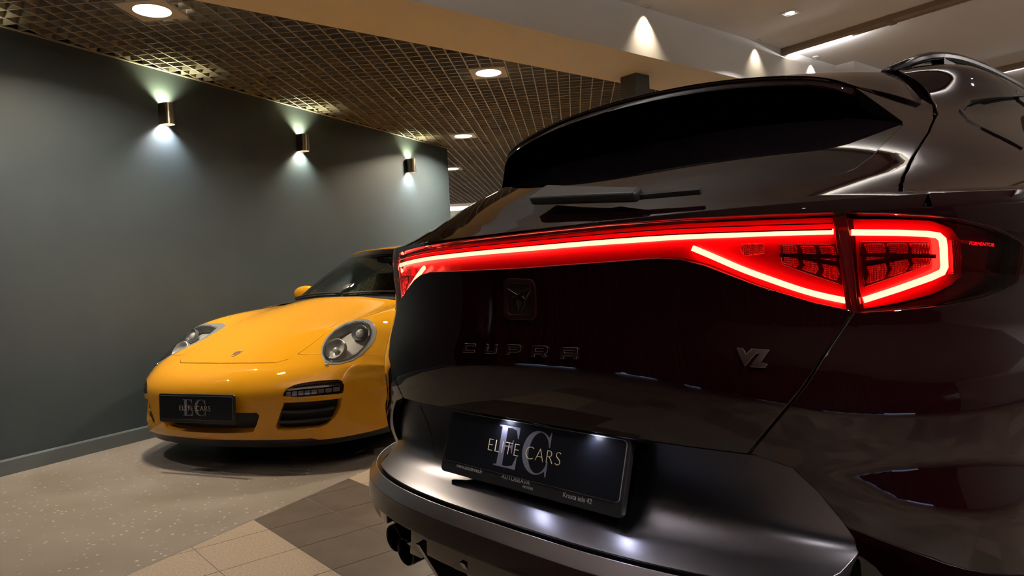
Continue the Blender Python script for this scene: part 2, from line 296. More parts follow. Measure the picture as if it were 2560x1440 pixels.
emission('down_glow', (1.0, .86, .62), 22.0); emission('sconce_glow', (1.0, .98, .93), 30.0); emission('panel_glow', (1.0, .97, .93), 4.0); emission('tube_glow', (1.0, .88, .66), 2.6); emission('spot_glow', (1.0, .97, .93), 14.0); emission('dusk', (.55, .70, 1.0), 1.6)

for n_ in ('sconce_glow', 'spot_glow', 'tube_glow', 'dusk', 'word_red', 'down_glow', 'panel_glow'): MATS[n_].cycles.emission_sampling = 'NONE'   # each has its own lamp
# ---------------------------------------------------------------- object helpers
def empty(name, loc=(0, 0, 0), rz=0., label=None, cat=None, group=None):
    o = bpy.data.objects.new(name, None); COL.objects.link(o); o.location = loc; o.rotation_euler = (0, 0, rz); o.empty_display_size = .1
    return tag(o, label, cat, group)
def tag(o, label=None, cat=None, group=None, kind=None):
    for k, v in (('label', label), ('category', cat), ('group', group), ('kind', kind)):
        if v: o[k] = v
    return o
def mesh_obj(name, verts, faces, mats, parent=None, smooth=False, normals=None, fm=None, loc=None):
    me = bpy.data.meshes.new(name); me.from_pydata([tuple(map(float, v)) for v in verts], [], [tuple(map(int, f)) for f in faces])
    for x in ([mats] if isinstance(mats, str) else mats): me.materials.append(MATS[x])
    if fm is not None: me.polygons.foreach_set('material_index', fm)
    if smooth or normals is not None: me.polygons.foreach_set('use_smooth', [True] * len(me.polygons))
    me.update()
    if normals is not None: me.normals_split_custom_set_from_vertices([tuple(map(float, n)) for n in normals])
    o = bpy.data.objects.new(name, me); COL.objects.link(o)
    if parent: o.parent = parent
    if loc is not None: o.location = loc
    return o
def share(src, name, parent=None, loc=None, rz=None):
    o = bpy.data.objects.new(name, src.data); COL.objects.link(o)
    if parent: o.parent = parent
    if loc is not None: o.location = loc
    if rz is not None: o.rotation_euler = (0, 0, rz)
    return o
def bm_obj(name, bm, mats, parent=None, smooth=False, bevel=0., seg=2):
    if bevel: bmesh.ops.bevel(bm, geom=[e for e in bm.edges if e.is_manifold and e.calc_face_angle(0) > .5], offset=bevel, segments=seg, profile=.5, affect='EDGES')
    bmesh.ops.recalc_face_normals(bm, faces=bm.faces)
    me = bpy.data.meshes.new(name); bm.to_mesh(me); bm.free()
    for x in ([mats] if isinstance(mats, str) else mats): me.materials.append(MATS[x])
    if smooth:
        me.polygons.foreach_set('use_smooth', [True] * len(me.polygons)); me.set_sharp_from_angle(angle=math.radians(38))
    o = bpy.data.objects.new(name, me); COL.objects.link(o)
    if parent: o.parent = parent
    return o
def prism(bm, pts, z0, z1):
    """extrude a 2D outline from z0 to z1"""
    a = [bm.verts.new((*p, z0)) for p in pts]; b = [bm.verts.new((*p, z1)) for p in pts]; n = len(pts)
    bm.faces.new(a[::-1]); bm.faces.new(b)
    for i in range(n): bm.faces.new((a[i], a[(i + 1) % n], b[(i + 1) % n], b[i]))
def hexa(bm, p):
    """box from 8 corners, bottom ring then top ring"""
    v = [bm.verts.new(q) for q in p]
    for f in ((3, 2, 1, 0), (4, 5, 6, 7), (0, 1, 5, 4), (1, 2, 6, 5), (2, 3, 7, 6), (3, 0, 4, 7)): bm.faces.new([v[i] for i in f])
def box(bm, c, s, M=None):
    q = [Vector((c[0] + s[0] / 2 * a, c[1] + s[1] / 2 * b, c[2] + s[2] / 2 * d)) for d in (-1, 1) for a, b in ((-1, -1), (1, -1), (1, 1), (-1, 1))]
    hexa(bm, [M @ x for x in q] if M else q)
def lathe(bm, prof, M=None, seg=32, a0=0., a1=2 * math.pi, cap=False):
    full = abs(a1 - a0 - 2 * math.pi) < 1e-6; k = seg if full else seg + 1; rings = []
    for r, h in prof:
        ring = []
        for i in range(k):
            a = a0 + (a1 - a0) * i / seg; p = Vector((r * math.cos(a), r * math.sin(a), h)); ring.append(bm.verts.new(M @ p if M else p))
        rings.append(ring)
    for A, B in zip(rings, rings[1:]):
        for i in range(k if full else seg):
            j = (i + 1) % k; bm.faces.new((A[i], A[j], B[j], B[i]))
    if cap: bm.faces.new(rings[0][::-1]); bm.faces.new(rings[-1])
def sweep(path, ups, w, h, closed=False):
    """ribbon bar of width w (sideways) and height h (along ups) following a path; returns verts, faces"""
    P = np.asarray(path, float); U = np.asarray(ups, float); n = len(P)
    T = np.gradient(P, axis=0); T /= np.linalg.norm(T, axis=1, keepdims=True); S = np.cross(T, U); S /= np.linalg.norm(S, axis=1, keepdims=True)
    w = np.broadcast_to(np.asarray(w, float), (n,))[:, None]
    V = np.stack([P - S * w / 2, P + S * w / 2, P + S * w / 2 + U * h, P - S * w / 2 + U * h], 1).reshape(-1, 3); Fc = []
    for i in range(n - 1):
        a, b = 4 * i, 4 * i + 4
        for k in range(4): Fc.append((a + k, a + (k + 1) % 4, b + (k + 1) % 4, b + k))
    Fc += [(3, 2, 1, 0), (4 * n - 4, 4 * n - 3, 4 * n - 2, 4 * n - 1)]
    return V, Fc
def tube(name, path, r, material, parent=None, seg=10, res=6):
    cu = bpy.data.curves.new(name, 'CURVE'); cu.dimensions = '3D'; cu.bevel_depth = r; cu.bevel_resolution = 3; cu.use_fill_caps = True
    s = cu.splines.new('POLY'); s.points.add(len(path) - 1)
    for q, p in zip(s.points, path): q.co = (*p, 1)
    o = bpy.data.objects.new(name, cu); COL.objects.link(o); dg = bpy.context.evaluated_depsgraph_get(); me = bpy.data.meshes.new_from_object(o.evaluated_get(dg)); bpy.data.objects.remove(o); bpy.data.curves.remove(cu)
    me.name = name; me.materials.clear(); me.materials.append(MATS[material]); me.polygons.foreach_set('use_smooth', [True] * len(me.polygons))
    o = bpy.data.objects.new(name, me); COL.objects.link(o)
    if parent: o.parent = parent
    return o
def smoothpath(pts, n=24):
    P = np.asarray(pts, float); d = np.r_[0, np.cumsum(np.linalg.norm(np.diff(P, axis=0), axis=1))]; f = nspline(d, P); return f(np.linspace(0, d[-1], n))

def dens(loop, res, closed=True):
    out = []; n = len(loop)
    for i in range(n if closed else n - 1):
        a, b = np.array(loop[i]), np.array(loop[(i + 1) % n]); k = max(1, int(math.ceil(np.linalg.norm(b - a) / res)))
        out += [tuple(a + (b - a) * j / k) for j in range(k)]
    if not closed: out.append(tuple(loop[-1]))
    return out
def area2(l): return sum(a[0] * b[1] - b[0] * a[1] for a, b in zip(l, l[1:] + l[:1]))
def pip(p, loops):
    """even-odd test, vectorised: p (n,2)"""
    c = np.zeros(len(p), bool)
    for l in loops:
        L = np.asarray(l); A = L; B = np.roll(L, -1, 0)
        for (x0, y0), (x1, y1) in zip(A, B):
            if y0 == y1: continue
            m = ((y0 > p[:, 1]) != (y1 > p[:, 1])) & (p[:, 0] < (x1 - x0) * (p[:, 1] - y0) / (y1 - y0) + x0); c ^= m
    return c
def panel(name, S, loops, material, parent, res=.03, off=0., edge=.0025, depth=.014, rim_mat=None, offn=None):
    """a trimmed patch of a smooth surface with rounded, turned-in edges; loops in surface coordinates, first outer, rest holes"""
    L = []
    for i, l in enumerate(loops):
        l = [tuple(map(float, q)) for q in l]
        if (area2(l) < 0) == (i == 0): l = l[::-1]
        L.append(dens(l, res * .6))
    pts = [q for l in L for q in l]; edges = []; k = 0
    for l in L:
        edges += [(k + i, k + (i + 1) % len(l)) for i in range(len(l))]; k += len(l)
    O = np.array(L[0]); lo, hi = O.min(0), O.max(0)
    gx, gy = np.meshgrid(np.arange(lo[0] + res * .5, hi[0], res), np.arange(lo[1] + res * .5, hi[1], res * .87)); gx[1::2] += res * .5
    g = np.stack([gx.ravel(), gy.ravel()], 1); g = g[pip(g, L)]
    if len(g):
        Bp = np.array(pts); keep = np.ones(len(g), bool)
        for s in range(0, len(g), 2000):
            d = np.min(np.linalg.norm(g[s:s + 2000, None] - Bp[None], axis=2), axis=1); keep[s:s + 2000] = d > res * .35
        g = g[keep]
    allp = [Vector(p) for p in pts] + [Vector(p) for p in g]
    vc, _, fc, ov, _, _ = delaunay_2d_cdt(allp, edges, [], 0, 1e-7)
    uv = np.array([tuple(v) for v in vc]); F = np.array([f for f in fc if len(f) == 3])
    cen = uv[F].mean(1); F = F[pip(cen, L)]
    P = S.pos(uv[:, 0], uv[:, 1]); N = nrm(S, uv[:, 0], uv[:, 1]); of = off if offn is None else np.array([offn(*q) for q in uv])[:, None]; P = P + N * of
    # triangle winding to the outside
    fn = np.cross(P[F[:, 1]] - P[F[:, 0]], P[F[:, 2]] - P[F[:, 0]]); flip = (fn * N[F[:, 0]]).sum(1) < 0; F[flip] = F[flip][:, ::-1]
    V = [P]; NN = [N]; faces = [tuple(f) for f in F]; nv = len(P); fm = [0] * len(faces)
    inv = {}
    for i, o in enumerate(ov):
        for j in o: inv[j] = i
    k = 0
    for l in L:
        n = len(l); ids = np.array([inv[k + i] for i in range(n)]); k += n
        B, Nb = P[ids], N[ids]; T = np.roll(B, -1, 0) - np.roll(B, 1, 0); T /= np.maximum(np.linalg.norm(T, axis=1, keepdims=True), 1e-9); o = np.cross(T, Nb * S.sgn)
        o /= np.maximum(np.linalg.norm(o, axis=1, keepdims=True), 1e-9)
        rings = [(B + o * edge * .7 - Nb * edge * .3, Nb + o), (B + o * edge - Nb * edge, o), (B + o * edge - Nb * depth, o)]
        prev = ids
        for R, rn in rings:
            cur = np.arange(nv, nv + n); nv += n; V.append(R); NN.append(rn / np.linalg.norm(rn, axis=1, keepdims=True))
            for i in range(n):
                j = (i + 1) % n; faces.append((prev[i], cur[i], cur[j], prev[j])); fm.append(1 if rim_mat else 0)
            prev = cur
    V = np.concatenate(V); NN = np.concatenate(NN)
    return mesh_obj(name, V, faces, [material] + ([rim_mat] if rim_mat else []), parent, True, NN, fm)
def mir(l): return [(-a, b) for a, b in l]
def strip_on(name, S, uvs, w, h, material, parent, off=0., n=40, smooth=True):
    q = smoothpath(uvs, n) if smooth else np.array(dens([tuple(x) for x in uvs], .02, False))
    P = S.pos(q[:, 0], q[:, 1]); N = nrm(S, q[:, 0], q[:, 1]); V, Fc = sweep(P + N * off, N, w, h)
    return mesh_obj(name, V, Fc, material, parent)
def text_mesh(name, s, size, material, parent, M, extrude=.0004, offset=0., align='LEFT', shear=0., space=1., xscale=1.):
    cu = bpy.data.curves.new(name, 'FONT'); cu.body = s; cu.size = size; cu.extrude = extrude; cu.offset = offset; cu.align_x = align; cu.shear = shear; cu.space_character = space; cu.resolution_u = 4
    o = bpy.data.objects.new(name, cu); COL.objects.link(o); dg = bpy.context.evaluated_depsgraph_get(); me = bpy.data.meshes.new_from_object(o.evaluated_get(dg)); bpy.data.objects.remove(o); bpy.data.curves.remove(cu)
    me.transform(Matrix.Diagonal((xscale, 1, 1, 1))); me.transform(M); me.name = name; me.materials.clear(); me.materials.append(MATS[material])
    o = bpy.data.objects.new(name, me); COL.objects.link(o)
    if parent: o.parent = parent
    return o
def dv(a): a = math.radians(a); return Vector((math.sin(a), math.cos(a), 0))
# ================================================================ the setting
W0 = Vector((-2.9695, 4.0316, 0)); WU = dv(25.5); WN = Vector((WU.y, -WU.x, 0))       # left wall: start, direction, normal into the room
def onwall(a, d=0., z=0.): return W0 + WU * a + WN * d + Vector((0, 0, z))
B0 = Vector((-1.673, 3.930, 0)); BU = dv(51); BN = Vector((BU.y, -BU.x, 0))           # bulkhead beam
def onbeam(a, p=0., z=0.): return B0 + BU * a + BN * p + Vector((0, 0, z))
ZG, ZH = 2.60, 2.965
def slab(name, pts, z0, z1, material, parent=None, bevel=0., kind='structure'):
    bm = bmesh.new(); prism(bm, [(p[0], p[1]) for p in pts], z0, z1); o = bm_obj(name, bm, material, parent, bevel=bevel)
    if kind and not parent: o['kind'] = kind
    return o
floor = slab('floor', [(-9, -6), (13, -6), (13, 26), (-9, 26)], -.25, -.0015, 'tile_far')
# speckled covering along the wall
spk = slab('speckled_strip', [onwall(-6, 0), onwall(-6, 2.042), onwall(11, 2.042), onwall(11, 0)], -.012, .0008, 'speckled', floor)
slab('edge_joint', [onwall(-6, 2.042), onwall(-6, 2.048), onwall(11, 2.048), onwall(11, 2.042)], -.012, .0004, 'grout', floor)
# tiles, laid square to the building
E1, E2 = dv(50), dv(-40); PT = .2925; TB, TC = 1.363, 2.625
def clip_half(poly, f):
    out = []
    for i, p in enumerate(poly):
        q = poly[(i + 1) % len(poly)]; a, b = f(p), f(q)
        if a >= 0: out.append(p)
        if (a > 0) != (b > 0) and a != b: out.append(p + (q - p) * (a / (a - b)))
    return out
slab('grout_bed', [E1 * (TB - 6 * PT) + E2 * (TC - 7 * PT), E1 * (TB + 8 * PT) + E2 * (TC - 7 * PT), E1 * (TB + 8 * PT) + E2 * (TC + 9 * PT), E1 * (TB - 6 * PT) + E2 * (TC + 9 * PT)], -.01, -.0008, 'grout', floor)
tile_mesh = {}
for i in range(-6, 8):
    for j in range(-7, 9):
        g = .0018
        c = [E1 * (TB + (i + a) * PT + (g if a == 0 else -g)) + E2 * (TC + (j + b) * PT + (g if b == 0 else -g)) for a, b in ((0, 0), (1, 0), (1, 1), (0, 1))]
        cl = clip_half(c, lambda p: (p - W0).dot(WN) - 2.049)
        ctr = sum(c, Vector()) / 4
        if len(cl) < 3 or ctr.y < 1.3: continue
        dark = ((i + 1) // 2) % 2 == 0
        m_ = 'tile_dark' if dark else 'tile_light'
        if len(cl) == 4 and all((a - b).length < 1e-6 for a, b in zip(cl, c)) and m_ in tile_mesh:
            share(tile_mesh[m_], 'tile', floor, loc=ctr)
        else:
            bm = bmesh.new(); prism(bm, [((p - ctr).x, (p - ctr).y) for p in cl], -.008, .0005 + .0000); o = bm_obj('tile', bm, m_, floor); o.location = ctr
            if len(cl) == 4 and all((a - b).length < 1e-6 for a, b in zip(cl, c)): tile_mesh[m_] = o
# left wall and its skirting
wall = slab('wall_left', [onwall(-1.7), onwall(5.245), onwall(5.245, -.16), onwall(-1.7, -.16)], 0, 2.66, 'wall_paint')
bm = bmesh.new()
prof = [(0, .0), (.014, .0), (.014, .082), (.010, .090), (0, .092)]
for a0, a1 in ((-1.7, 5.245),):
    A = [bm.verts.new(onwall(a0, d, z)) for d, z in prof]; Bv = [bm.verts.new(onwall(a1, d, z)) for d, z in prof]
    for k in range(5): bm.faces.new((A[k], A[(k + 1) % 5], Bv[(k + 1) % 5], Bv[k]))
    bm.faces.new(A); bm.faces.new(Bv[::-1])
o = bm_obj('baseboard_left', bm, 'skirting'); o['kind'] = 'structure'
# bulkhead beam between the two ceilings, and the high ceiling right of it
beam = slab('beam', [onbeam(-9), onbeam(-9, .617), onbeam(11, .617), onbeam(11)], ZG, ZH + .1, ['beam_paint', 'white_paint'], kind='structure')
for p in beam.data.polygons:
    if p.normal.dot(BN) > .8: p.material_index = 1
ceil_r = slab('ceiling', [onbeam(-9, .60), onbeam(-9, 10), onbeam(11, 10), onbeam(11, .60)], ZH, ZH + .12, 'ceiling_paint')
bulk = slab('beam_casing', [onbeam(6.02, .61), onbeam(6.02, .80), onbeam(10.9, .80), onbeam(10.9, .61)], 2.52, ZH, 'white_paint', kind='structure')
# low ceiling: dark void over an open-cell grid of blades
low = slab('ceiling_low', [(-9, -3), onbeam(-9, .05), onbeam(11, .05), (6.5, 15.3), (-9, 15.3)], 2.93, 3.05, 'void')
slab('ceiling_far', [(-9, 15.3), (9, 15.3), (9, 22), (-9, 22)], 2.60, 2.75, 'white_paint')
slab('wall_far', [(-9, 19.4), (9, 21.6), (9, 21.9), (-9, 21.7)], 0, 2.62, 'white_paint')
slab('wall_side', [(-9, 8.9), (-8.8, 8.9), (-8.8, 22), (-9, 22)], 0, 2.62, 'white_paint')
slab('wall_right', [onbeam(-9, 9.6), onbeam(-9, 9.8), onbeam(11, 9.8), onbeam(11, 9.6)], 0, ZH + .05, 'white_paint')
slab('wall_end', [onbeam(10.8, .6), onbeam(11, .6), onbeam(11, 9.8), onbeam(10.8, 9.8)], 0, ZH + .05, 'white_paint')
slab('wall_back', [(-6.3, -4.2), (9, -4.2), (9, -4.0), (-6.3, -4.0)], 0, 3.05, 'night_glass')
wl = slab('wall_window', [(-5.6, -4.1), (-5.4, -4.1), (-5.4, 2.4), (-3.7, 2.5), (-3.7, 2.62), (-5.6, 2.6)], 0, 3.05, 'night_glass')
# blades of the grid
grid = empty('ceiling_grid', (0, 0, 0)); grid['kind'] = 'structure'
region = [onwall(-1.7, .012), onwall(5.245, .012), onwall(5.245, -2.2), Vector((-4.4, 15.3, 0)), Vector((5.5, 15.3, 0)), onbeam(9.5, -.004), onbeam(-2.6, -.004)]
region = [(p.x, p.y) for p in region]
def spans(p, d):
    ts = []
    for (x0, y0), (x1, y1) in zip(region, region[1:] + region[:1]):
        ex, ey = x1 - x0, y1 - y0; den = d.x * ey - d.y * ex
        if abs(den) < 1e-9: continue
        t = ((x0 - p.x) * ey - (y0 - p.y) * ex) / den; s = ((x0 - p.x) * d.y - (y0 - p.y) * d.x) / den
        if 0 <= s < 1: ts.append(t)
    ts.sort(); return [(a, b) for a, b in zip(ts[::2], ts[1::2]) if b - a > .03]
GD = dv(5.1); GX = Vector((GD.y, -GD.x, 0)); GP = .0964; G0 = Vector((-.286, 5.084, 0))
DL = [(-1.955, 4.045), (-.100, 5.605), (-.464, 8.04), (-.79, 10.39)]
def cutlamp(segs, p, d):
    out = []
    for a, b in segs:
        cuts = []
        for lx, ly in DL:
            v = Vector((lx, ly, 0)) - p; t = v.dot(d); off = (v - d * t).length
            if off < .141: cuts.append((t - .144, t + .144))
        cuts.sort(); cur = a
        for c0, c1 in cuts:
            if c1 <= cur or c0 >= b: continue
            if c0 - cur > .02: out.append((cur, c0))
            cur = max(cur, c1)
        if b - cur > .02: out.append((cur, b))
    return out
BH, BT = .048, .0085
def blade(p, d, a, b, dz):
    s = Vector((d.y, -d.x, 0)) * BT / 2; q0, q1 = p + d * a, p + d * b; bm = bmesh.new()
    hexa(bm, [(*(q0 - s).xy, ZG + dz), (*(q0 + s).xy, ZG + dz), (*(q1 + s).xy, ZG + dz), (*(q1 - s).xy, ZG + dz)] + [(*(q0 - s).xy, ZG + BH), (*(q0 + s).xy, ZG + BH), (*(q1 + s).xy, ZG + BH), (*(q1 - s).xy, ZG + BH)])
    return bm
nbl = 0; rest = bmesh.new()
for k in range(-60, 60):
    p = G0 + GX * (k * GP)
    for a, b in cutlamp(spans(p, GD), p, GD): bm_obj('blade', blade(p, GD, a, b, 0), 'blade', grid); nbl += 1
for k in range(-40, 107):
    p = G0 + GD * (k * GP)
    for a, b in cutlamp(spans(p, GX), p, GX):
        bm_obj('cross_blade', blade(p, GX, a, b, .001), 'blade', grid); nbl += 1
# angle trim along the wall head
bm = bmesh.new(); hexa(bm, [onwall(-1.7, 0, 2.596), onwall(5.245, 0, 2.596), onwall(5.245, .022, 2.596), onwall(-1.7, .022, 2.596), onwall(-1.7, 0, 2.602), onwall(5.245, 0, 2.602), onwall(5.245, .022, 2.602), onwall(-1.7, .022, 2.602)])
o = bm_obj('trim_1', bm, 'blade'); o['kind'] = 'structure'
# dark square column under the beam
col_c = Vector((1.105, 5.925, 0)); cu_ = dv(50); cn_ = dv(140)
bm = bmesh.new(); prism(bm, [tuple((col_c + cu_ * a * .083 + cn_ * b * .083).xy) for a, b in ((-1, -1), (1, -1), (1, 1), (-1, 1))], 0, ZG); o = bm_obj('column', bm, 'pillar', bevel=.004); o['kind'] = 'structure'

# ---------------------------------------------------------------- lamps of the room
def downlight(x, y, label, power, z=ZG):
    t = empty('downlight', (x, y, z), -math.radians(5.1), label, 'ceiling light', 'square recessed downlights in the grid ceiling')
    bm = bmesh.new(); pl = [(.14 * a, .14 * b) for a, b in ((-1, -1), (1, -1), (1, 1), (-1, 1))]
    # square plate with a round opening
    k = 40; sq = []; ci = []
    for i in range(k):
        a = 2 * math.pi * i / k; c, s = math.cos(a), math.sin(a); f = .14 / max(abs(c), abs(s)); sq.append((c * f, s * f)); ci.append((c * .100, s * .100))
    for zz in (0.0,):
        A = [bm.verts.new((*p, -.004)) for p in sq]; Bq = [bm.verts.new((*p, -.004)) for p in ci]; Cq = [bm.verts.new((p[0] * .95, p[1] * .95, .010)) for p in ci]; D = [bm.verts.new((*p, .012)) for p in sq]
        for i in range(k):
            j = (i + 1) % k; bm.faces.new((A[j], A[i], Bq[i], Bq[j])); bm.faces.new((Bq[j], Bq[i], Cq[i], Cq[j])); bm.faces.new((A[i], A[j], D[j], D[i]))
    bm_obj('frame', bm, 'lamp_frame', t)
    bm = bmesh.new(); lathe(bm, [(.0955, 0.004), (.0955, .006), (.0001, .006)], None, 36); bm.faces.new([v for v in bm.verts if abs(v.co.z - .004) < 1e-4][::-1]) if False else None
    bmesh.ops.create_circle(bm, cap_ends=True, radius=.0955, segments=36, matrix=Matrix.Translation((0, 0, .003)))
    bm_obj('diffuser', bm, 'down_glow', t)
    l = area('downlight_beam', (0, 0, -.008), .18, power, WARM, spread=150); l.parent = t
    return t
downlight(*DL[0], 'round warm ceiling light at the upper left, above the wall lamps', 26)
downlight(*DL[1], 'round warm ceiling light beside the tan beam, left of the dark column', 30)
downlight(*DL[2], 'round warm ceiling light just right of the dark wall\'s far top corner', 52)
downlight(*DL[3], 'smallest round ceiling light, half hidden by the dark wall\'s end', 45)

def sconce(a, label, upc, dnc, pu, pd):
    t = empty('wall_sconce', onwall(a, 0, 2.204), -math.radians(25.5) + math.pi / 2, label, 'wall lamp', 'up-down lamps on the dark wall')
    # local: x along -? ; build in wall axes: X = along the wall, Y = out of it
    t.rotation_euler = (0, 0, math.atan2(WU.y, WU.x))      # local x along wall, local -y into room
    w, d, h = .041, .056, .150
    out = [(-w, 0), (-w, -d)] + [(w * math.cos(q), -d + w * math.sin(q)) for q in np.linspace(math.pi, 2 * math.pi, 17)[1:-1]] + [(w, -d), (w, 0)]
    bm = bmesh.new(); n = len(out)
    inn = [(x * .90, y * .93 - .002) for x, y in out]
    A = [bm.verts.new((*p, 0)) for p in out]; Bq = [bm.verts.new((*p, h)) for p in out]; Ai = [bm.verts.new((*p, 0)) for p in inn]; Bi = [bm.verts.new((*p, h)) for p in inn]; Ad = [bm.verts.new((*p, .050)) for p in inn]; Bd = [bm.verts.new((*p, h - .050)) for p in inn]
    for i in range(n):
        j = (i + 1) % n
        for P, Q in ((A, Bq), (Ai, A), (Bq, Bi), (Ad, Ai), (Bi, Bd)): bm.faces.new((P[i], P[j], Q[j], Q[i]))
    bm.faces.new(Ad); bm.faces.new(Bd[::-1])
    bm_obj('body', bm, 'sconce_metal', t, smooth=True)
    for z, s in ((.040, -1), (h - .040, 1)):
        bm = bmesh.new(); bmesh.ops.create_circle(bm, cap_ends=True, radius=.030, segments=24, matrix=Matrix.Translation((0, -.052, z))); bm_obj('bulb', bm, 'sconce_glow', t)
    up = spot('sconce_up', (0, -.052, h - .034), (0, -.046, h + 1), pu, upc, 130, .9, .016); dn = spot('sconce_down', (0, -.052, .034), (0, -.046, -1), pd, dnc, 130, .9, .016)
    up.parent = t; dn.parent = t
    return t
UPC = (1.0, .93, .48)
sconce(-.20, 'brushed metal wall lamp nearest the camera, at the left picture edge', UPC, (1, .97, .92), 25, 28)
sconce(1.22, 'brushed metal wall lamp leftmost in view, lit cool white below', UPC, (1, .97, .92), 25, 28)
sconce(2.622, 'brushed metal wall lamp between two others, above the yellow car', UPC, (1, .95, .70), 25, 28)
sconce(4.357, 'brushed metal wall lamp nearest the wall\'s far end', UPC, (1, .97, .92), 25, 28)

# high ceiling: small square spots, conduit rails with strip lights
def recessed(p, label, power, tgt=None, ang=120):
    t = empty('recessed_spot', (p[0], p[1], ZH), -math.radians(51), label, 'ceiling light', 'small square spots in the high ceiling')
    bm = bmesh.new()
    for sx, sy, cx, cy in ((.13, .02, 0, .055), (.13, .02, 0, -.055), (.02, .09, .055, 0), (.02, .09, -.055, 0)): box(bm, (cx, cy, -.003), (sx, sy, .006))
    bm_obj('frame', bm, 'white_plastic', t)
    bm = bmesh.new(); bmesh.ops.create_circle(bm, cap_ends=True, radius=.034, segments=20, matrix=Matrix.Translation((0, 0, -.002))); bm_obj('bulb', bm, 'spot_glow', t)
    l = area('recessed_beam', (0, 0, -.012), .07, power, NEUT, spread=ang); l.parent = t
    return t
recessed((2.305, 5.652), 'small bright square spot in the pale high ceiling', 20)
k = 0
for a, p in ((1.6, 2.6), (-3.0, 5.0), (-.4, 5.2), (2.6, 5.2), (5.4, 5.0)):  # unseen spots added to light the floor and, by bounce, the ceiling
    q = onbeam(a, p); recessed((q.x, q.y), 'small square spot in the high ceiling outside the picture, added for light', 34)
# wall-washers that throw warm scallops on the white side of the beam
for a, pw, lb in ((3.06, 18.0, 'tiny warm washer lamp above the left, largest light scallop on the white fascia'), (4.55, 6.0, 'tiny warm washer lamp above the middle, faintest scallop on the white fascia'), (5.52, 15.0, 'tiny warm washer lamp above the scallop beside the brown rail')):
    q = onbeam(a, .617 + .05); t = empty('wall_washer', (q.x, q.y, ZH), 0, lb, 'ceiling light', 'warm washers above the white fascia')
    bm = bmesh.new(); lathe(bm, [(.030, 0), (.030, -.012), (.022, -.012), (.022, -.004), (.0005, -.004)], None, 20); bm_obj('ring', bm, 'white_plastic', t, True)
    l = spot('washer_beam', (0, 0, -.02), tuple(-BN * .02 + Vector((0, 0, -1))), pw, (1, .84, .58), 84, 1.0, .01); l.parent = t
def rail(p0, p1, label, s0, s1, w=.085, up=10.):
    d = Vector((*p1, 0)) - Vector((*p0, 0)); L = d.length; t = empty('ceiling_rail', (p0[0], p0[1], ZH), math.atan2(d.y, d.x), label, 'light rail', 'conduit rails on the high ceiling')
    bm = bmesh.new(); prof = [(-.5, 0), (-.5, -.5), (-.3, -.75), (.3, -.75), (.5, -.5), (.5, 0)]
    A = [bm.verts.new((0, y * w, z * w)) for y, z in prof]; Bq = [bm.verts.new((L, y * w, z * w)) for y, z in prof]
    for i in range(6): bm.faces.new((A[i], A[(i + 1) % 6], Bq[(i + 1) % 6], Bq[i]))
    bm.faces.new(A); bm.faces.new(Bq[::-1]); bm_obj('conduit', bm, 'rail', t)
    for x in (L * .34, L * .62):
        bm = bmesh.new(); box(bm, (x, 0, -.03), (.05, w * 1.12, .07)); bm_obj('clip', bm, 'rail', t, bevel=.004)
    bm = bmesh.new(); box(bm, ((s0 + s1) / 2, w * .5 + .028, -.018), (s1 - s0, .030, .032)); bm_obj('strip_housing', bm, 'white_plastic', t, bevel=.004)
    bm = bmesh.new(); box(bm, ((s0 + s1) / 2, w * .5 + .028, -.036), (s1 - s0 - .02, .024, .006)); bm_obj('strip_light', bm, 'tube_glow', t)
    l = area('strip_uplight', ((s0 + s1) / 2, w * .5 + .028, -.075), s1 - s0, up, NEUT, (math.pi, 0, 0), 'RECTANGLE', .03); l.parent = t
    return t
rail((2.61, 6.62), (4.35, 4.32), 'brown ceiling rail with a short strip light, meeting the white fascia', .02, .62)
rail((4.95, 8.15), (6.9, 5.55), 'brown ceiling rail at the right picture edge, behind the roof bar', .2, 1.6)
q0, q1 = onbeam(1.6, 1.4), onbeam(1.6, 7.5); rail((q0.x, q0.y), (q1.x, q1.y), 'brown ceiling rail with strip lights over the black car', .3, 5.6, up=40.)
# bright panel in the far ceiling
t = empty('light_panel', (-.98, 16.2, 2.598), 0, 'white glowing ceiling panel far away, right of the wall\'s end', 'ceiling light')
bm = bmesh.new(); box(bm, (0, 0, -.004), (1.35, .95, .008)); bm_obj('frame', bm, 'white_plastic', t); bm = bmesh.new(); box(bm, (0, 0, -.010), (1.25, .85, .006)); bm_obj('diffuser', bm, 'panel_glow', t)
l = area('panel_beam', (0, 0, -.03), 1.2, 110, (1, .97, .93), shape='SQUARE'); l.parent = t
area('far_fill_light', (-2.5, 18.0, 2.55), .8, 130, (1, .98, .95))  # added fill without a fixture, brightens the far white wall
# made-up hanging lamps outside the picture, added to brighten the high ceiling
for x_, y_, w_, lb in ((-1.1, 1.9, 18, 'slim suspended uplighter above the black car\'s tail, outside the picture'), (6.2, .6, 110, 'slim suspended uplighter far to the photographer\'s right, outside the picture'), (7.8, 4.2, 110, 'slim suspended uplighter near the right-hand wall, outside the picture, added to brighten the ceiling')):
    t = empty('fill_uplighter', (x_, y_, 2.50), math.radians(40), lb, 'ceiling light', 'added suspended fill lamps')
    bm = bmesh.new(); hexa(bm, [(-1.2, -.02, -.03), (1.2, -.02, -.03), (1.2, .02, -.03), (-1.2, .02, -.03), (-1.2, -.035, .02), (1.2, -.035, .02), (1.2, .035, .02), (-1.2, .035, .02)]); bm_obj('housing', bm, 'white_plastic', t)
    for s_ in (-1, 1): tube('hanger', [(s_ * .9, 0, .01), (s_ * .9, 0, ZH - 2.50)], .002, 'chrome', t)
    l = area('fill_uplight', (0, 0, .025), 2.3, w_, (1.0, .97, .97), (math.pi, 0, 0), 'RECTANGLE', .05); l.parent = t
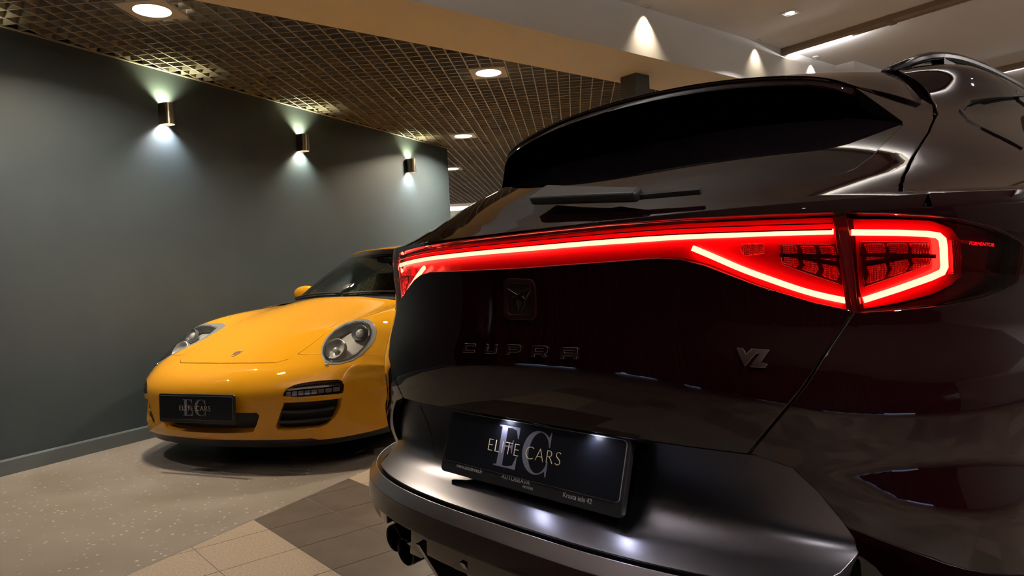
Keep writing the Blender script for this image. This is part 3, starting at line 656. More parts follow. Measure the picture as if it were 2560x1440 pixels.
# drapes in front of the dark windows beside the photographer; a thin line of dusk shows below the hems
def drape(p0, p1, seed):
    r_ = random.Random(seed); p0 = (*p0, 0); p1 = (*p1, 0); d = Vector(p1) - Vector(p0); L = d.length; d.normalize(); nn = Vector((d.y, -d.x, 0)); n = int(L / .016); V = []; Fc = []; ph = r_.random() * 6; x = 0
    offs = []
    for i in range(n + 1):
        x = i / n * L; ph += (2 * math.pi / .17) * (L / n) * (1 + .35 * math.sin(x * 5 + seed)); offs.append(.045 * math.sin(ph) + .012 * math.sin(2.3 * ph + 1))
    for i in range(n + 1):
        q = Vector(p0) + d * (i / n * L)
        for z, s in ((.075 + .012 * math.sin(i * .21 + seed), 1.15), (1.4, 1.0), (2.9, .75)): V.append((*(q + nn * offs[i] * s).xy, z))
    for i in range(n):
        for k in range(2): a = i * 3 + k; Fc.append((a, a + 3, a + 4, a + 1))
    o = mesh_obj('drape', V, Fc, 'curtain', None, True); return tag(o, 'dark floor-length drape beside the photographer, outside the picture', 'curtain', 'dark drapes before the windows')
drape((-5.15, 2.2), (-5.15, .2), 1); drape((-5.15, .1), (-5.15, -1.9), 2); drape((-5.0, -3.6), (-2.6, -3.6), 3); drape((-2.4, -3.6), (.4, -3.6), 4)
for nm, a, b in (('window_1', (-5.39, 1.9), (-5.39, 1.1)), ('window_2', (-5.39, .3), (-5.39, -.7)), ('window_3', (-5.39, -1.5), (-5.39, -2.0)), ('window_4', (-4.9, -3.99), (-3.4, -3.99)), ('window_5', (-1.9, -3.99), (1.6, -3.99))):
    bm = bmesh.new(); v = [bm.verts.new((*p, z)) for p, z in ((a, .01), (b, .01), (b, .14), (a, .14))]; bm.faces.new(v); o = bm_obj(nm, bm, 'dusk'); o['kind'] = 'structure'
# ================================================================ the dark car, seen from behind (x right, y forward, z up in its own frame)
SUV = empty('suv_car', (.0135, 1.51, 0), math.radians(-47), 'glossy black crossover seen from behind with its red light bar lit', 'car')
def gv(r, z): a, b = GATE.uv(r, z); return (float(a), float(b))
def tv(r, z): a, b = TOP.uv(r, z); return (float(a), float(b))
def phi_at(S, t, z):
    lo, hi = .02, 6.0
    for _ in range(50):
        md = (lo + hi) / 2
        if S.pos(md, z)[1] < t: lo = md
        else: hi = md
    return (lo + hi) / 2
def sym(right, cb=None, ct=None):
    """right half of a loop, bottom centre to top centre, mirrored to a whole loop"""
    r = [q for q in right if q[0] > 1e-5]; c0 = [q for q in right[:1] if q[0] <= 1e-5]; c1 = [q for q in right[-1:] if q[0] <= 1e-5]
    return c0 + r + c1 + mir(r)[::-1]
U_ = UV
zc_low, zc_top = 1.0172, 1.0862
lens_low, lens_top, split_in = U_['lens_low'], U_['lens_top'], U_['lens_split_in']
# ---- tailgate
gap = .004
seamL = [(a - gap, b) for a, b in U_['seam']]
gate_lo = sym([(0, .688), gv(.25, .689)] + seamL + [(a, b - .004) for a, b in lens_low] + [(0, zc_low - .004)])
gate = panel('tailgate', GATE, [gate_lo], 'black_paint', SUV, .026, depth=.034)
# dark jamb behind every gap
jam = panel('gap_seal', GATE, [sym([(0, .67), gv(.42, .67), gv(.50, .66), gv(.60, .60), gv(.72, .60), (1.1, .70), (1.1, 1.09), (0, 1.09)])], 'seal', SUV, .06, off=-.040, depth=.002)
# ---- light bar and gate lamps
lens_loop = sym([(0, zc_low)] + lens_low[::-1] + split_in[::-1] + lens_top[::-1] + [(0, zc_top)])
bar = panel('light_bar', GATE, [lens_loop], 'lamp_red', SUV, .022, off=-.030, depth=.004)
panel('lens', GATE, [lens_loop], 'red_lens', bar, .022, off=.001, edge=.002, depth=.010)
# thin moulded lines in the lens
for dz in (.024, .014):
    strip_on('lens_rib', GATE, [(a, b - .012 + dz * .3) for a, b in mir(lens_top)[::-1][:-1] + [(0, zc_top - .002)] + lens_top] if False else mir([(x, y - dz) for x, y in lens_top])[::-1] + [(0, zc_top - dz)] + [(x, y - dz) for x, y in lens_top], .0022, .002, 'lamp_darkred', bar, -.010, 60)
strip_on('light_strip', GATE, mir(U_['bar'])[::-1] + [(0, 1.0572)] + U_['bar'], .0088, .006, 'strip', bar, -.022, 90)
def quad(Q, u, v):                      # Q: top-left, top-right, bottom-right, bottom-left
    Q = [np.array(q) for q in Q]; return tuple((Q[0] * (1 - u) + Q[1] * u) * (1 - v) + (Q[3] * (1 - u) + Q[2] * u) * v)
def cluster(parent, C, barp, s, cells):
    f = (lambda l: mir(l)) if s < 0 else (lambda l: list(l))
    c5 = U_[C]; Q = [c5[0], c5[1], c5[2], c5[-1]]
    cl = panel('reflector_tray', GATE, [f(c5)], 'lamp_darkred', parent, .02, off=-.0265, depth=.004)
    for v0, v1 in ((.05, .42), (.58, .94)):
        for u0, u1 in cells:
            k = .05 if v0 > .5 else 0
            lp = [quad(Q, u0, v0), quad(Q, (u0 + u1) / 2, v0), quad(Q, u1, v0), quad(Q, u1 + .02, (v0 + v1) / 2), quad(Q, u1 - k, v1), quad(Q, u0 - k * .6, v1), quad(Q, u0 + .03, (v0 + v1) / 2)]
            lp = [q for q in lp if pip(np.array([q]), [c5])[0]]
            if len(lp) < 3: continue
            panel('reflector_cell', GATE, [f(lp)], 'lamp_cell', cl, .012, off=-.019, edge=.001, depth=.006)
    strip_on('divider', GATE, f(U_[barp]), .006, .010, 'lamp_darkred', cl, -.018, 12, False)
    return cl
for s in (1, -1):
    f = (lambda l: mir(l)) if s < 0 else (lambda l: list(l))
    strip_on('light_strip', GATE, f(U_['vee']), .0095, .006, 'strip', bar, -.022, 40)
    cluster(bar, 'cl_gate', 'bar_gate', s, ((.03, .27), (.37, .60), (.70, .95)))
    panel('reverse_light', GATE, [f(U_['rev'])], 'lamp_cell', bar, .01, off=-.016, edge=.002, depth=.012)
    # ---- body-side tail lamp
    bl = U_['blens_left'] + U_['blens_low'] + U_['blens_top']
    lamp = panel('tail_lamp', GATE, [f(bl)], 'lamp_smoke', SUV, .022, off=-.033, depth=.004)
    panel('lens', GATE, [f(bl)], 'red_lens', lamp, .02, off=.001, edge=.002, depth=.012)
    panel('red_tray', GATE, [f(U_['red_zone'])], 'lamp_red', lamp, .016, off=-.030, edge=.002, depth=.006)
    strip_on('light_strip', GATE, f(U_['bracket']), .0095, .006, 'strip', lamp, -.022, 70, False)
    cluster(lamp, 'cl_body', 'bar_body', s, ((.04, .30), (.37, .63), (.70, .96)))
    panel('side_marker', GATE, [f(U_['side_mark'])], 'lamp_cell' if s > 0 else 'amber', lamp, .01, off=-.014, edge=.0015, depth=.012)
    a, b = [np.array(GATE.pos(*q)) for q in U_['word_f']]; n_ = nrm(GATE, *U_['word_f'][0])
    if s > 0:
        x_ = (b - a) / np.linalg.norm(b - a); y_ = np.cross(n_, x_); o_ = a - n_ * .012
        M = Matrix(((x_[0], y_[0], n_[0], o_[0]), (x_[1], y_[1], n_[1], o_[1]), (x_[2], y_[2], n_[2], o_[2]), (0, 0, 0, 1)))
        text_mesh('model_word', 'FORMENTOR', .0075, 'word_red', lamp, M, .0003, xscale=np.linalg.norm(b - a) / .0505)
for s in (1, -1):
    q = [((a[0] + b[0]) / 2 * s, (a[1] + b[1]) / 2) for a, b in zip(U_['lens_split_in'], U_['blens_left'])]
    strip_on('lamp_joint', GATE, q, .020, .004, 'lamp_red', bar, -.020, 20)
# ---- badge, lettering
bq = U_['badge']; Qb = [bq[0], bq[1], bq[2], bq[3]]
def rrect(Q, m, r, n=5):
    """rounded quad, inset m (0..0.5), corner radius r in unit coordinates"""
    out = []
    for cx, cy, a0 in ((1 - m - r, m + r, -90), (1 - m - r, 1 - m - r, 0), (m + r, 1 - m - r, 90), (m + r, m + r, 180)):
        for k in range(n + 1):
            a = math.radians(a0 + 90 * k / n); out.append(quad(Q, cx + r * math.cos(a), cy + r * math.sin(a) * 1.0))
    return out
badge = panel('badge', GATE, [rrect(Qb, .06, .14)], 'satin_black', SUV, .012, off=.0015, edge=.001, depth=.004)
panel('badge_frame', GATE, [rrect(Qb, 0, .18), rrect(Qb, .10, .12)], 'copper_dark', badge, .008, off=.0045, edge=.0012, depth=.007)
for k in range(-9, 20):
    lp = [(k * .058 + a * .58, .92 - a * .84) for a in (0, 1)]
    pts = [quad(Qb, min(max(u, .1), .9), v) for u, v in dens(lp, .05, False) if .11 < u < .89]
    if len(pts) > 2: strip_on('badge_rib', GATE, [pts[0], pts[-1]], .0016, .0012, 'copper_dark', badge, .0012, 4, False)
for e in ('emb1', 'emb2', 'emb3'): panel('emblem', GATE, [U_[e]], 'dark_chrome', badge, .01, off=.0042, edge=.0006, depth=.003)
LET = [([(0, 0), (1, 0), (.97, .22), (.22, .22), (.22, .78), (1, .78), (1, 1), (.1, 1), (0, .9)], None), ([(0, 1), (0, .12), (.1, 0), (.85, 0), (1, .15), (1, 1), (.8, 1), (.8, .22), (.2, .22), (.2, 1)], None),
       ([(0, 0), (.2, 0), (.2, .28), (.85, .28), (1, .42), (1, .9), (.9, 1), (0, 1)], [(.2, .5), (.8, .5), (.8, .8), (.2, .8)]), ([(0, 0), (.2, 0), (.2, .28), (.58, .28), (.78, 0), (1, 0), (.82, .3), (1, .42), (1, .9), (.9, 1), (0, 1)], [(.2, .5), (.8, .5), (.8, .8), (.2, .8)]),
       ([(0, 0), (.2, 0), (.2, .28), (.8, .28), (.8, 0), (1, 0), (1, 1), (.08, 1), (0, .92)], [(.2, .5), (.8, .5), (.8, .8), (.2, .8)])]
for k, (o_, h_) in enumerate(LET):
    Q = U_['L%d' % k]; lp = [[quad(Q, x, 1 - y) for x, y in o_]] + ([[quad(Q, x, 1 - y) for x, y in h_]] if h_ else [])
    panel('letter', GATE, lp, 'dark_chrome', gate, .01, off=.0042, edge=.0012, depth=.005)
panel('trim_letters', GATE, [U_['VZ']], 'dark_chrome', gate, .01, off=.0042, edge=.0008, depth=.005)
# ---- bumper
be = U_['bump_edge']
def bv(r, z): a, b = BUMP.uv(r, z); return (float(a), float(b))
bumper = panel('bumper', BUMP, [sym([(0, .4985), bv(.3, .4985), bv(.60, .4985)] + be[::-1] + [bv(.555, .676), bv(.25, .672), (0, .670)])], 'bumper_sheen', SUV, .016, depth=.05)
for s in (1, -1):
    strip_on('crease', BUMP, [(s * a, b) for a, b in U_['crease']], np.linspace(.0036, .0010, 24), .0014, 'bumper_sheen', bumper, -.0004, 24)
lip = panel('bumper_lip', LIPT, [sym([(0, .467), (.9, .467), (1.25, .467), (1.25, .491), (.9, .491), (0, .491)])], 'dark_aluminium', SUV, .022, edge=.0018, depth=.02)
panel('bumper_lip_face', LIPF, [sym([(0, .4195), (.9, .4195), (1.25, .4195), (1.25, .465), (.9, .465), (0, .465)])], 'black_paint', lip, .022, edge=.0012, depth=.02)
def vv(r, z): a, b = VAL.uv(r, z); return (float(a), float(b))
for s in (1, -1):
    pv = U_['val'] if s < 0 else mir(U_['val'])
    panel('valance', VAL, [pv], 'gloss_black', SUV, .016, edge=.002, depth=.05)
    side = [(s * a, b) for a, b in ((abs(U_['val'][0][0]) + .002, .4125), (1.2, .4125), (1.2, .37), (abs(U_['val'][-1][0]) + .002, .386))]
    panel('valance_end', VAL, [side], 'gloss_black', SUV, .03, edge=.002, depth=.03)
# diffuser: upper plate flush with the valance, step bars, fins, dark floor
dif = empty('diffuser'); dif.parent = SUV
uin = abs(U_['val'][2][0]) - .012
panel('diffuser_plate', VAL, [sym([(0, .366), vv(.20, .366), vv(.345, .366), (uin, .408), (uin - .02, .4135), (0, .4135)])], 'gloss_black', dif, .02, edge=.002, depth=.04)
bm = bmesh.new(); hexa(bm, [(-.40, .06, .215), (.40, .06, .215), (.44, .60, .18), (-.44, .60, .18), (-.36, -.02, .37), (.36, -.02, .37), (.42, .60, .40), (-.42, .60, .40)]); bm_obj('diffuser_floor', bm, 'satin_black', dif, bevel=.006)
for x in (-.262, -.10, .10, .262):
    bm = bmesh.new(); hexa(bm, [(x - .008, -.060, .300), (x + .008, -.060, .300), (x + .014, .10, .240), (x - .014, .10, .240), (x - .008, -.112, .392), (x + .008, -.112, .392), (x + .014, .02, .40), (x - .014, .02, .40)]); bm_obj('fin', bm, 'gloss_black', dif, True, bevel=.005, seg=3)
for x0, x1 in ((-.335, -.275), (-.248, -.113), (-.087, .087), (.113, .248), (.275, .335)):
    bm = bmesh.new(); hexa(bm, [(x0, -.060, .338), (x1, -.060, .338), (x1, .02, .325), (x0, .02, .325), (x0, -.078, .358), (x1, -.078, .358), (x1, .02, .365), (x0, .02, .365)]); bm_obj('step_bar', bm, 'gloss_black', dif, True, bevel=.006)
for s in (-1, 1):
    ex = empty('exhaust'); ex.parent = SUV
    for x, y, z in ((.519, -.010, .315), (.449, -.022, .300)):
        M = Matrix.Translation((s * x, y, z)) @ Matrix.Rotation(math.pi / 2, 4, 'X') @ Matrix.Rotation(math.radians(4), 4, 'X')
        bm = bmesh.new(); lathe(bm, [(.028, -.16), (.034, -.12), (.0365, -.01), (.036, .0), (.034, .002), (.0315, -.004), (.0305, -.03), (.0305, -.13), (.001, -.13)], M, 36); bm_obj('exhaust_tip', bm, 'exhaust', ex, True)
    wg = [(-.640, .352), (-.605, .388), (-.53, .387), (-.484, .376), (-.458, .366), (-.448, .350), (-.479, .349), (-.534, .350)]
    bm = bmesh.new(); o1 = [bm.verts.new((-s * x if s > 0 else x, .0 + max(0, abs(x) - .52) * .3, z)) for x, z in wg]; o2 = [bm.verts.new((-s * x if s > 0 else x, .16, z)) for x, z in wg]
    bm.faces.new(o1); bm.faces.new(o2[::-1])
    for i in range(8): bm.faces.new((o1[i], o1[(i + 1) % 8], o2[(i + 1) % 8], o2[i]))
    bm_obj('exhaust_surround', bm, 'satin_black', SUV, True, bevel=.003)
# ---- number plate
PLM = Matrix.Translation((0, -.004, .625)) @ Matrix.Rotation(math.radians(90 - 17.5), 4, 'X')
def rr2(w, h, r, n=5):
    out = []
    for cx, cy, a0 in ((w / 2 - r, h / 2 - r, 0), (-w / 2 + r, h / 2 - r, 90), (-w / 2 + r, -h / 2 + r, 180), (w / 2 - r, -h / 2 + r, 270)):
        for k in range(n + 1): a = math.radians(a0 + 90 * k / n); out.append((cx + r * math.cos(a), cy + r * math.sin(a)))
    return out
def flat(name, pts, z0, z1, material, parent, M, bevel=0.):
    bm = bmesh.new(); prism(bm, pts, z0, z1); bmesh.ops.transform(bm, matrix=M, verts=bm.verts); return bm_obj(name, bm, material, parent, bevel=bevel)
def serif_E(x0, y0, w, h):
    t, hs = .30 * w, .035 * h
    P = [(0, 0), (1, 0), (1.0, .30), (.965, .30), (.86, .09), (.62, .04), (.40, .04), (.40, .49), (.60, .49), (.68, .47), (.72, .36), (.755, .36), (.755, .68), (.72, .68), (.68, .56), (.60, .53), (.40, .53), (.40, .96), (.60, .96), (.82, .92), (.92, .73), (.955, .73), (.955, 1), (0, 1), (0, .965), (.14, .955), (.14, .045), (0, .035)]
    return [(x0 + a * w, y0 + b * h) for a, b in P]
def serif_C(x0, y0, w, h):
    P = []
    for k in range(25):
        a = math.radians(38 + (322 - 38) * k / 24); P.append((.56 + .56 * math.cos(a), .5 + .5 * math.sin(a)))
    P.append((1.0, .33)); I = []
    for k in range(25):
        a = math.radians(322 - (322 - 38) * k / 24); I.append((.62 + .38 * math.cos(a), .5 + .465 * math.sin(a)))
    P = [(1.0, .66), (1.0, 1.0), (.965, 1.0), (.93, .88)] + [p for p in P[2:-3]] + [(.93, .12), (.965, 0), (1.0, 0), (1.0, .34), (.965, .34)] + [p for p in I if p[0] < .92] + [(.965, .66)]
    return [(x0 + a * w, y0 + b * h) for a, b in P]
def plate(parent, M, holder, w=.526, h=.114, sc=1., holder_h=.012):
    hold = flat('plate_holder', [(a, b - holder_h) for a, b in rr2(w + .018, h + .03, .012)], -.014, -.0005, 'satin_black', parent, M, .002)
    pl = flat('number_plate', rr2(w, h, .009), 0, .0022, 'plate_black', parent, M, .0006)
    flat('plate_edge', rr2(w + .0016, h + .0016, .0095), -.0002, .0012, 'plate_edge', pl, M)
    flat('monogram', serif_E(-.089, -.043, .0695, .089), .0022, .0026, 'plate_grey', pl, M); flat('monogram', serif_C(-.006, -.043, .078, .090), .0022, .0026, 'plate_grey', pl, M)
    text_mesh('plate_text', 'ELITE CARS', .0400, 'plate_gold', pl, M @ Matrix.Translation((-.1185, -.0150, .0029)), .0003, offset=-.0010, space=1.10, xscale=1.03)
    if holder:
        for s_, x, y, z_, xs in (('www.autobrava.lv', -.215, -.0680, .0125, .92), ('AUTOBRAVA', -.059, -.0665, .0135, 1.0), ('MOTORS', .0095, -.0745, .0065, 1.05), ('Krasta iela 42', .1235, -.0715, .0125, 1.0)):
            text_mesh('holder_text', s_, z_ * 1.1, 'print_grey', hold, M @ Matrix.Translation((x, y, -.0003)), .0002, xscale=xs)
    return pl
plate(SUV, PLM, True)
# plate lamps under the gate edge
for x in (-.070, .185):
    bm = bmesh.new(); box(bm, (x, .034, .690), (.038, .014, .006)); bm_obj('plate_lamp', bm, 'white_plastic', SUV)
    l = spot('plate_light', (x, -.001, .6860), (x + .02, .010,   .58), .30, (.72, .78, 1.0), 150, 1.0, .010); l.parent = SUV
# ---- side panels with wheel arches
def arch(S, tc, rad, n=14, z0=.19, zc=.345):
    a0 = math.asin((zc - z0) / rad); return [(phi_at(S, tc - rad * math.cos(a), zc + rad * math.sin(a)), zc + rad * math.sin(a)) for a in np.linspace(-a0, math.pi + a0, n)]
WT = (.95, 3.62)
for s in (1, -1):
    f = (lambda l: mir(l)) if s < 0 else (lambda l: list(l))
    lp = [gv(.50, .19)] + arch(GATE, WT[0], .365) + arch(GATE, WT[1], .365) + [(phi_at(GATE, 4.25, .19), .19), (phi_at(GATE, 4.25, 1.0), 1.0), (phi_at(GATE, 3.4, 1.094), 1.094), (phi_at(GATE, .35, 1.094), 1.094), (.775, 1.094), (.775, 1.072), (.70, 1.0755)]
    lp += [(a, b + .004) for a, b in U_['blens_top'][::-1]] + [(a, b - .005) for a, b in U_['blens_low'][::-1]]
    lp += [(a + gap, b) for a, b in U_['seam'][::-1]] + [gv(.565, .672)] + [gv(GATE.f(.6)[3] * 0 + q, z) for q, z in ((.600, .637), (.628, .593), (.642, .560), (.640, .530), (.610, .505), (.55, .46), (.50, .40))]
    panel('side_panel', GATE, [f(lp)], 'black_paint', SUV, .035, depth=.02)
    # glasshouse side, pillar and half roof
for s in (1,):
    su = [(a + .005, b) for a, b in U_['seam_up'][2:]]
    R = [(phi_at(TOP, 3.4, 1.090), 1.090), (phi_at(TOP, .24, 1.090), 1.090), (.792, 1.090)] + su + [(a + .004, b) for a, b in U_['spseam']] + [tv(.535, 1.415), tv(.50, 1.440), tv(.42, 1.452)]
    right = R; left = mir(R)[::-1]
    top = [(-phi_at(TOP, 3.0, 1.35), 1.35), (-phi_at(TOP, 2.85, 1.47), 1.47), (-phi_at(TOP, 2.8, 1.494), 1.494), (phi_at(TOP, 2.8, 1.494), 1.494), (phi_at(TOP, 2.85, 1.47), 1.47), (phi_at(TOP, 3.0, 1.35), 1.35)]
    outer = right + [(0, 1.455)] + left + top
    w = U_['win']; upw, loww = w[:6], w[6:]
    win = upw + [(phi_at(TOP, 2.0, 1.398), 1.398), (phi_at(TOP, 2.7, 1.36), 1.36), (phi_at(TOP, 3.15, 1.14), 1.14), (phi_at(TOP, 1.6, 1.135), 1.135), (phi_at(TOP, 1.0, 1.14), 1.14)] + loww
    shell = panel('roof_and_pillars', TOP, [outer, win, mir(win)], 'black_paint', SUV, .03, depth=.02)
    for q in (win, mir(win)):
        g_ = panel('side_window', TOP, [q], 'tinted_glass', SUV, .04, off=-.006, depth=.004)
        strip_on('window_trim', TOP, q[-5:] + q[:9], .008, .005, 'trim_black', g_, -.002, 80); strip_on('window_divider', TOP, [(math.copysign(phi_at(TOP, 1.02, 1.37), q[0][0]), 1.37), (math.copysign(phi_at(TOP, 1.30, 1.14), q[0][0]), 1.14)], .03, .004, 'satin_black', g_, -.004, 12, False)
# ---- tailgate upper frame and window
gl = U_['glass']; zg0 = 1.1235
glass_r = [(0, zg0)] + gl + [tv(.575, 1.30), tv(.50, 1.375), tv(.25, 1.385), (0, 1.387)]
frame_r = [(0, 1.0955)] + [(a, 1.0955) for a in (.3, .55, .70)] + [(.772, 1.0955)] + [(a - .005, b) for a, b in U_['seam_up'][2:]] + [tv(.605, 1.32), tv(.52, 1.395), tv(.25, 1.40), (0, 1.402)]
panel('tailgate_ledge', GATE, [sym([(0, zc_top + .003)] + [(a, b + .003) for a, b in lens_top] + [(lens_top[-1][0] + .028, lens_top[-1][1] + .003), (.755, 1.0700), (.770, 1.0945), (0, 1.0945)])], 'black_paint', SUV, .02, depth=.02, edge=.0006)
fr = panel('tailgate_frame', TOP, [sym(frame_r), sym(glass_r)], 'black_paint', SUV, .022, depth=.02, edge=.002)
panel('rear_window', TOP, [sym(glass_r)], 'tinted_glass', SUV, .03, off=-.003, depth=.004)
# ---- roof spoiler
SP = Net([0, .35, .65, .85, 1.0], [0, .5, 1.0],
         [[(0, .385, 1.422), (.235, .396, 1.413), (.405, .422, 1.391), (.485, .445, 1.370), (.525, .472, 1.350)],
          [(0, .62, 1.455), (.25, .63, 1.449), (.445, .65, 1.426), (.535, .65, 1.387), (.575, .60, 1.332)],
          [(0, .87, 1.481), (.27, .86, 1.474), (.475, .845, 1.448), (.55, .80, 1.394), (.602, .72, 1.312)]])
us_ = np.linspace(-1, 1, 61); vs_ = np.linspace(1, 0, 15); rows = []
for v_ in vs_: rows.append(SP.pos(us_, np.full_like(us_, v_)))
lipT = SP.pos(us_, np.zeros_like(us_)); nl = nrm(SP, us_, np.zeros_like(us_))
dn = np.array([0, 0, -1.0]); bk = np.array([0, -1.0, 0])
for a, b in ((-.003, -.004), (-.0035, -.011), (.000, -.018), (.008, -.022)): rows.append(lipT + bk * (-a) * -1 * 1 + dn * (-b))
und = [(.10, .020), (.20, .012), (.265, 0.0)]
for dy, dz in und:
    q = lipT.copy(); q[:, 1] += dy * np.clip(1 - .75 * np.abs(us_) ** 4, .2, 1); q[:, 2] += -.022 - dz * .4 - dy * .06; q[:, 0] *= (1 - .03 * dy); rows.append(q)
Vs = np.concatenate(rows); nu = len(us_); Fs = []
for k in range(len(rows) - 1):
    for i in range(nu - 1): a = k * nu + i; Fs.append((a, a + 1, a + nu + 1, a + nu))
Fs.append([k * nu for k in range(len(rows))]); Fs.append([k * nu + nu - 1 for k in range(len(rows))][::-1])
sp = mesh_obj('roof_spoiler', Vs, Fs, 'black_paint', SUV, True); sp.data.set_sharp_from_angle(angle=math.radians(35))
for s in (1, -1):
    A = [(.527, .470, 1.345), (.603, .516, 1.262), (.618, .60, 1.285), (.604, .70, 1.306)]; th = (-.030, .004, -.004)
    bm = bmesh.new(); o1 = [bm.verts.new((s * p[0], p[1], p[2])) for p in A]; o2 = [bm.verts.new((s * (p[0] + th[0]), p[1] + .012, p[2] + th[2])) for p in A]
    bm.faces.new(o1); bm.faces.new(o2[::-1])
    for i in range(4): bm.faces.new((o1[i], o1[(i + 1) % 4], o2[(i + 1) % 4], o2[i]))
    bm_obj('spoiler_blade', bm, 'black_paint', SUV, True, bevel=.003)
# ---- wiper
wp = empty('wiper'); wp.parent = SUV
def topp(u, v, off): return TOP.pos(u, v) + nrm(TOP, u, v) * off
wq = U_['wiper']; a_, b_, c_ = [np.array(q) for q in (wq[0], wq[1], wq[2])]
pa = np.array([topp(*(np.array(wq[0]) + (np.array(wq[2]) - np.array(wq[0])) * t), .012) for t in np.linspace(0, 1, 14)]); na = np.array([nrm(TOP, *(np.array(wq[0]) + (np.array(wq[2]) - np.array(wq[0])) * t)) for t in np.linspace(0, 1, 14)])
V, Fc = sweep(pa, na, np.linspace(.060, .026, 14), .022); o = mesh_obj('wiper_arm', V, Fc, 'satin_black', wp); md = o.modifiers.new('bevel', 'BEVEL'); md.width = .006; md.segments = 3
pa = np.array([topp(*(np.array(wq[3]) + (np.array(wq[4]) - np.array(wq[3])) * t), .012) for t in np.linspace(-.6, 1, 10)]); V, Fc = sweep(pa, na[:10], .009, .010); mesh_obj('wiper_blade', V, Fc, 'rubber', wp)
# ---- roof rails
for s in (1, -1):
    rp = smoothpath([(s * .478, .78, 1.424), (s * .512, .86, 1.456), (s * .530, .96, 1.478), (s * .545, 1.15, 1.494), (s * .56, 1.5, 1.496), (s * .565, 2.0, 1.494), (s * .56, 2.5, 1.482), (s * .55, 2.75, 1.455)], 40)
    V, Fc = sweep(rp, np.tile([0, 0, 1.], (40, 1)), .036, .024); o = mesh_obj('roof_rail', V, Fc, 'gloss_black', SUV, True); md = o.modifiers.new('bevel', 'BEVEL'); md.width = .008; md.segments = 3; o.data.set_sharp_from_angle(angle=math.radians(60))
    for t in (1.0, 1.9, 2.6):
        i = int(np.argmin(np.abs(rp[:, 1] - t))); bm = bmesh.new(); box(bm, (rp[i, 0], rp[i, 1], rp[i, 2] - .020), (.028, .09, .06)); bm_obj('rail_foot', bm, 'gloss_black', SUV, bevel=.006)
# ---- nose end (out of sight), floor pan, wheels
bm = bmesh.new(); hexa(bm, [(-.80, .20, .17), (.80, .20, .17), (.80, 4.2, .17), (-.80, 4.2, .17), (-.52, .20, .40), (.52, .20, .40), (.78, 4.2, .42), (-.78, 4.2, .42)]); bm_obj('floor_pan', bm, 'satin_black', SUV)
bm = bmesh.new(); hexa(bm, [(-.80, 3.38, .95), (.80, 3.38, .95), (.74, 4.30, .78), (-.74, 4.30, .78), (-.84, 3.38, 1.09), (.84, 3.38, 1.09), (.76, 4.25, .98), (-.76, 4.25, .98)]); bm_obj('bonnet', bm, 'black_paint', SUV, True, bevel=.03, seg=4)
bm = bmesh.new(); hexa(bm, [(-.86, 4.20, .20), (.86, 4.20, .20), (.62, 4.40, .22), (-.62, 4.40, .22), (-.86, 4.20, 1.0), (.86, 4.20, 1.0), (.62, 4.36, .88), (-.62, 4.36, .88)]); bm_obj('front_end', bm, 'black_paint', SUV, True, bevel=.03, seg=4)
bm = bmesh.new(); hexa(bm, [(-.80, 3.36, 1.085), (.80, 3.36, 1.085), (.80, 3.40, 1.085), (-.80, 3.40, 1.085), (-.50, 2.80, 1.480), (.50, 2.80, 1.480), (.50, 2.84, 1.490), (-.50, 2.84, 1.490)]); bm_obj('windscreen', bm, 'tinted_glass', SUV)
def wheel(parent, x, y, z, rad, side, wid=.23, rim='gloss_black', sc=.68):
    w = empty('wheel'); w.parent = parent; M = Matrix.Translation((x, y, z)) @ Matrix.Rotation(side * math.pi / 2, 4, 'Y')
    bm = bmesh.new(); lathe(bm, [(rad * sc, -wid / 2), (rad * .93, -wid / 2), (rad * .985, -wid * .42), (rad, -wid * .3), (rad, wid * .3), (rad * .985, wid * .42), (rad * .93, wid / 2), (rad * sc, wid / 2)], M, 48); bm_obj('tyre', bm, 'rubber', w, True)
    bm = bmesh.new(); lathe(bm, [(rad * sc, wid / 2 - .004), (rad * sc * .95, wid / 2 - .012), (rad * sc * .93, wid * .1), (rad * sc * .93, -wid / 2)], M, 48)
    for k in range(5):
        for d in (-.10, .10):
            a = 2 * math.pi * k / 5 + d; Mr = M @ Matrix.Rotation(a, 4, 'Z'); box(bm, (rad * sc * .53, 0, wid * .36), (rad * sc * .84, .026, .022), Mr)
    lathe(bm, [(.001, wid * .40), (.050, wid * .40), (.056, wid * .34), (.056, wid * .1)], M, 24); bm_obj('rim', bm, rim, w, True)
    bm = bmesh.new(); lathe(bm, [(.06, 0), (rad * .56, 0), (rad * .56, .02), (.06, .02)], M, 36); bm_obj('brake_disc', bm, 'exhaust', w)
    return w
for t in WT:
    for s in (1, -1): wheel(SUV, s * .775, t, .345, .345, s)
# ================================================================ the yellow sports car (x towards its left flank, y backwards, z up)
SPC = empty('sports_car', (-1.7425, 3.8815, 0), math.radians(-22), 'yellow rear-engined coupe with oval headlamps parked along the dark wall', 'car')
VE = float(NOSE.vs[-1])
def nz(u, z, lo=0., hi=.5):
    for _ in range(40):
        md = (lo + hi) / 2
        if NOSE.pos(u, md)[2] < z: lo = md
        else: hi = md
    return (u, (lo + hi) / 2)
hood = U_['n_hood']; lampo = U_['n_lamp']; lens_ = U_['n_lens']
iL = min(range(len(lampo)), key=lambda i: lampo[i][0] + lampo[i][1] * .3)       # inner end of the lamp outline
low = U_['n_low'][1:]
b1, b2 = U_['n_bseam'], U_['n_bseam2']
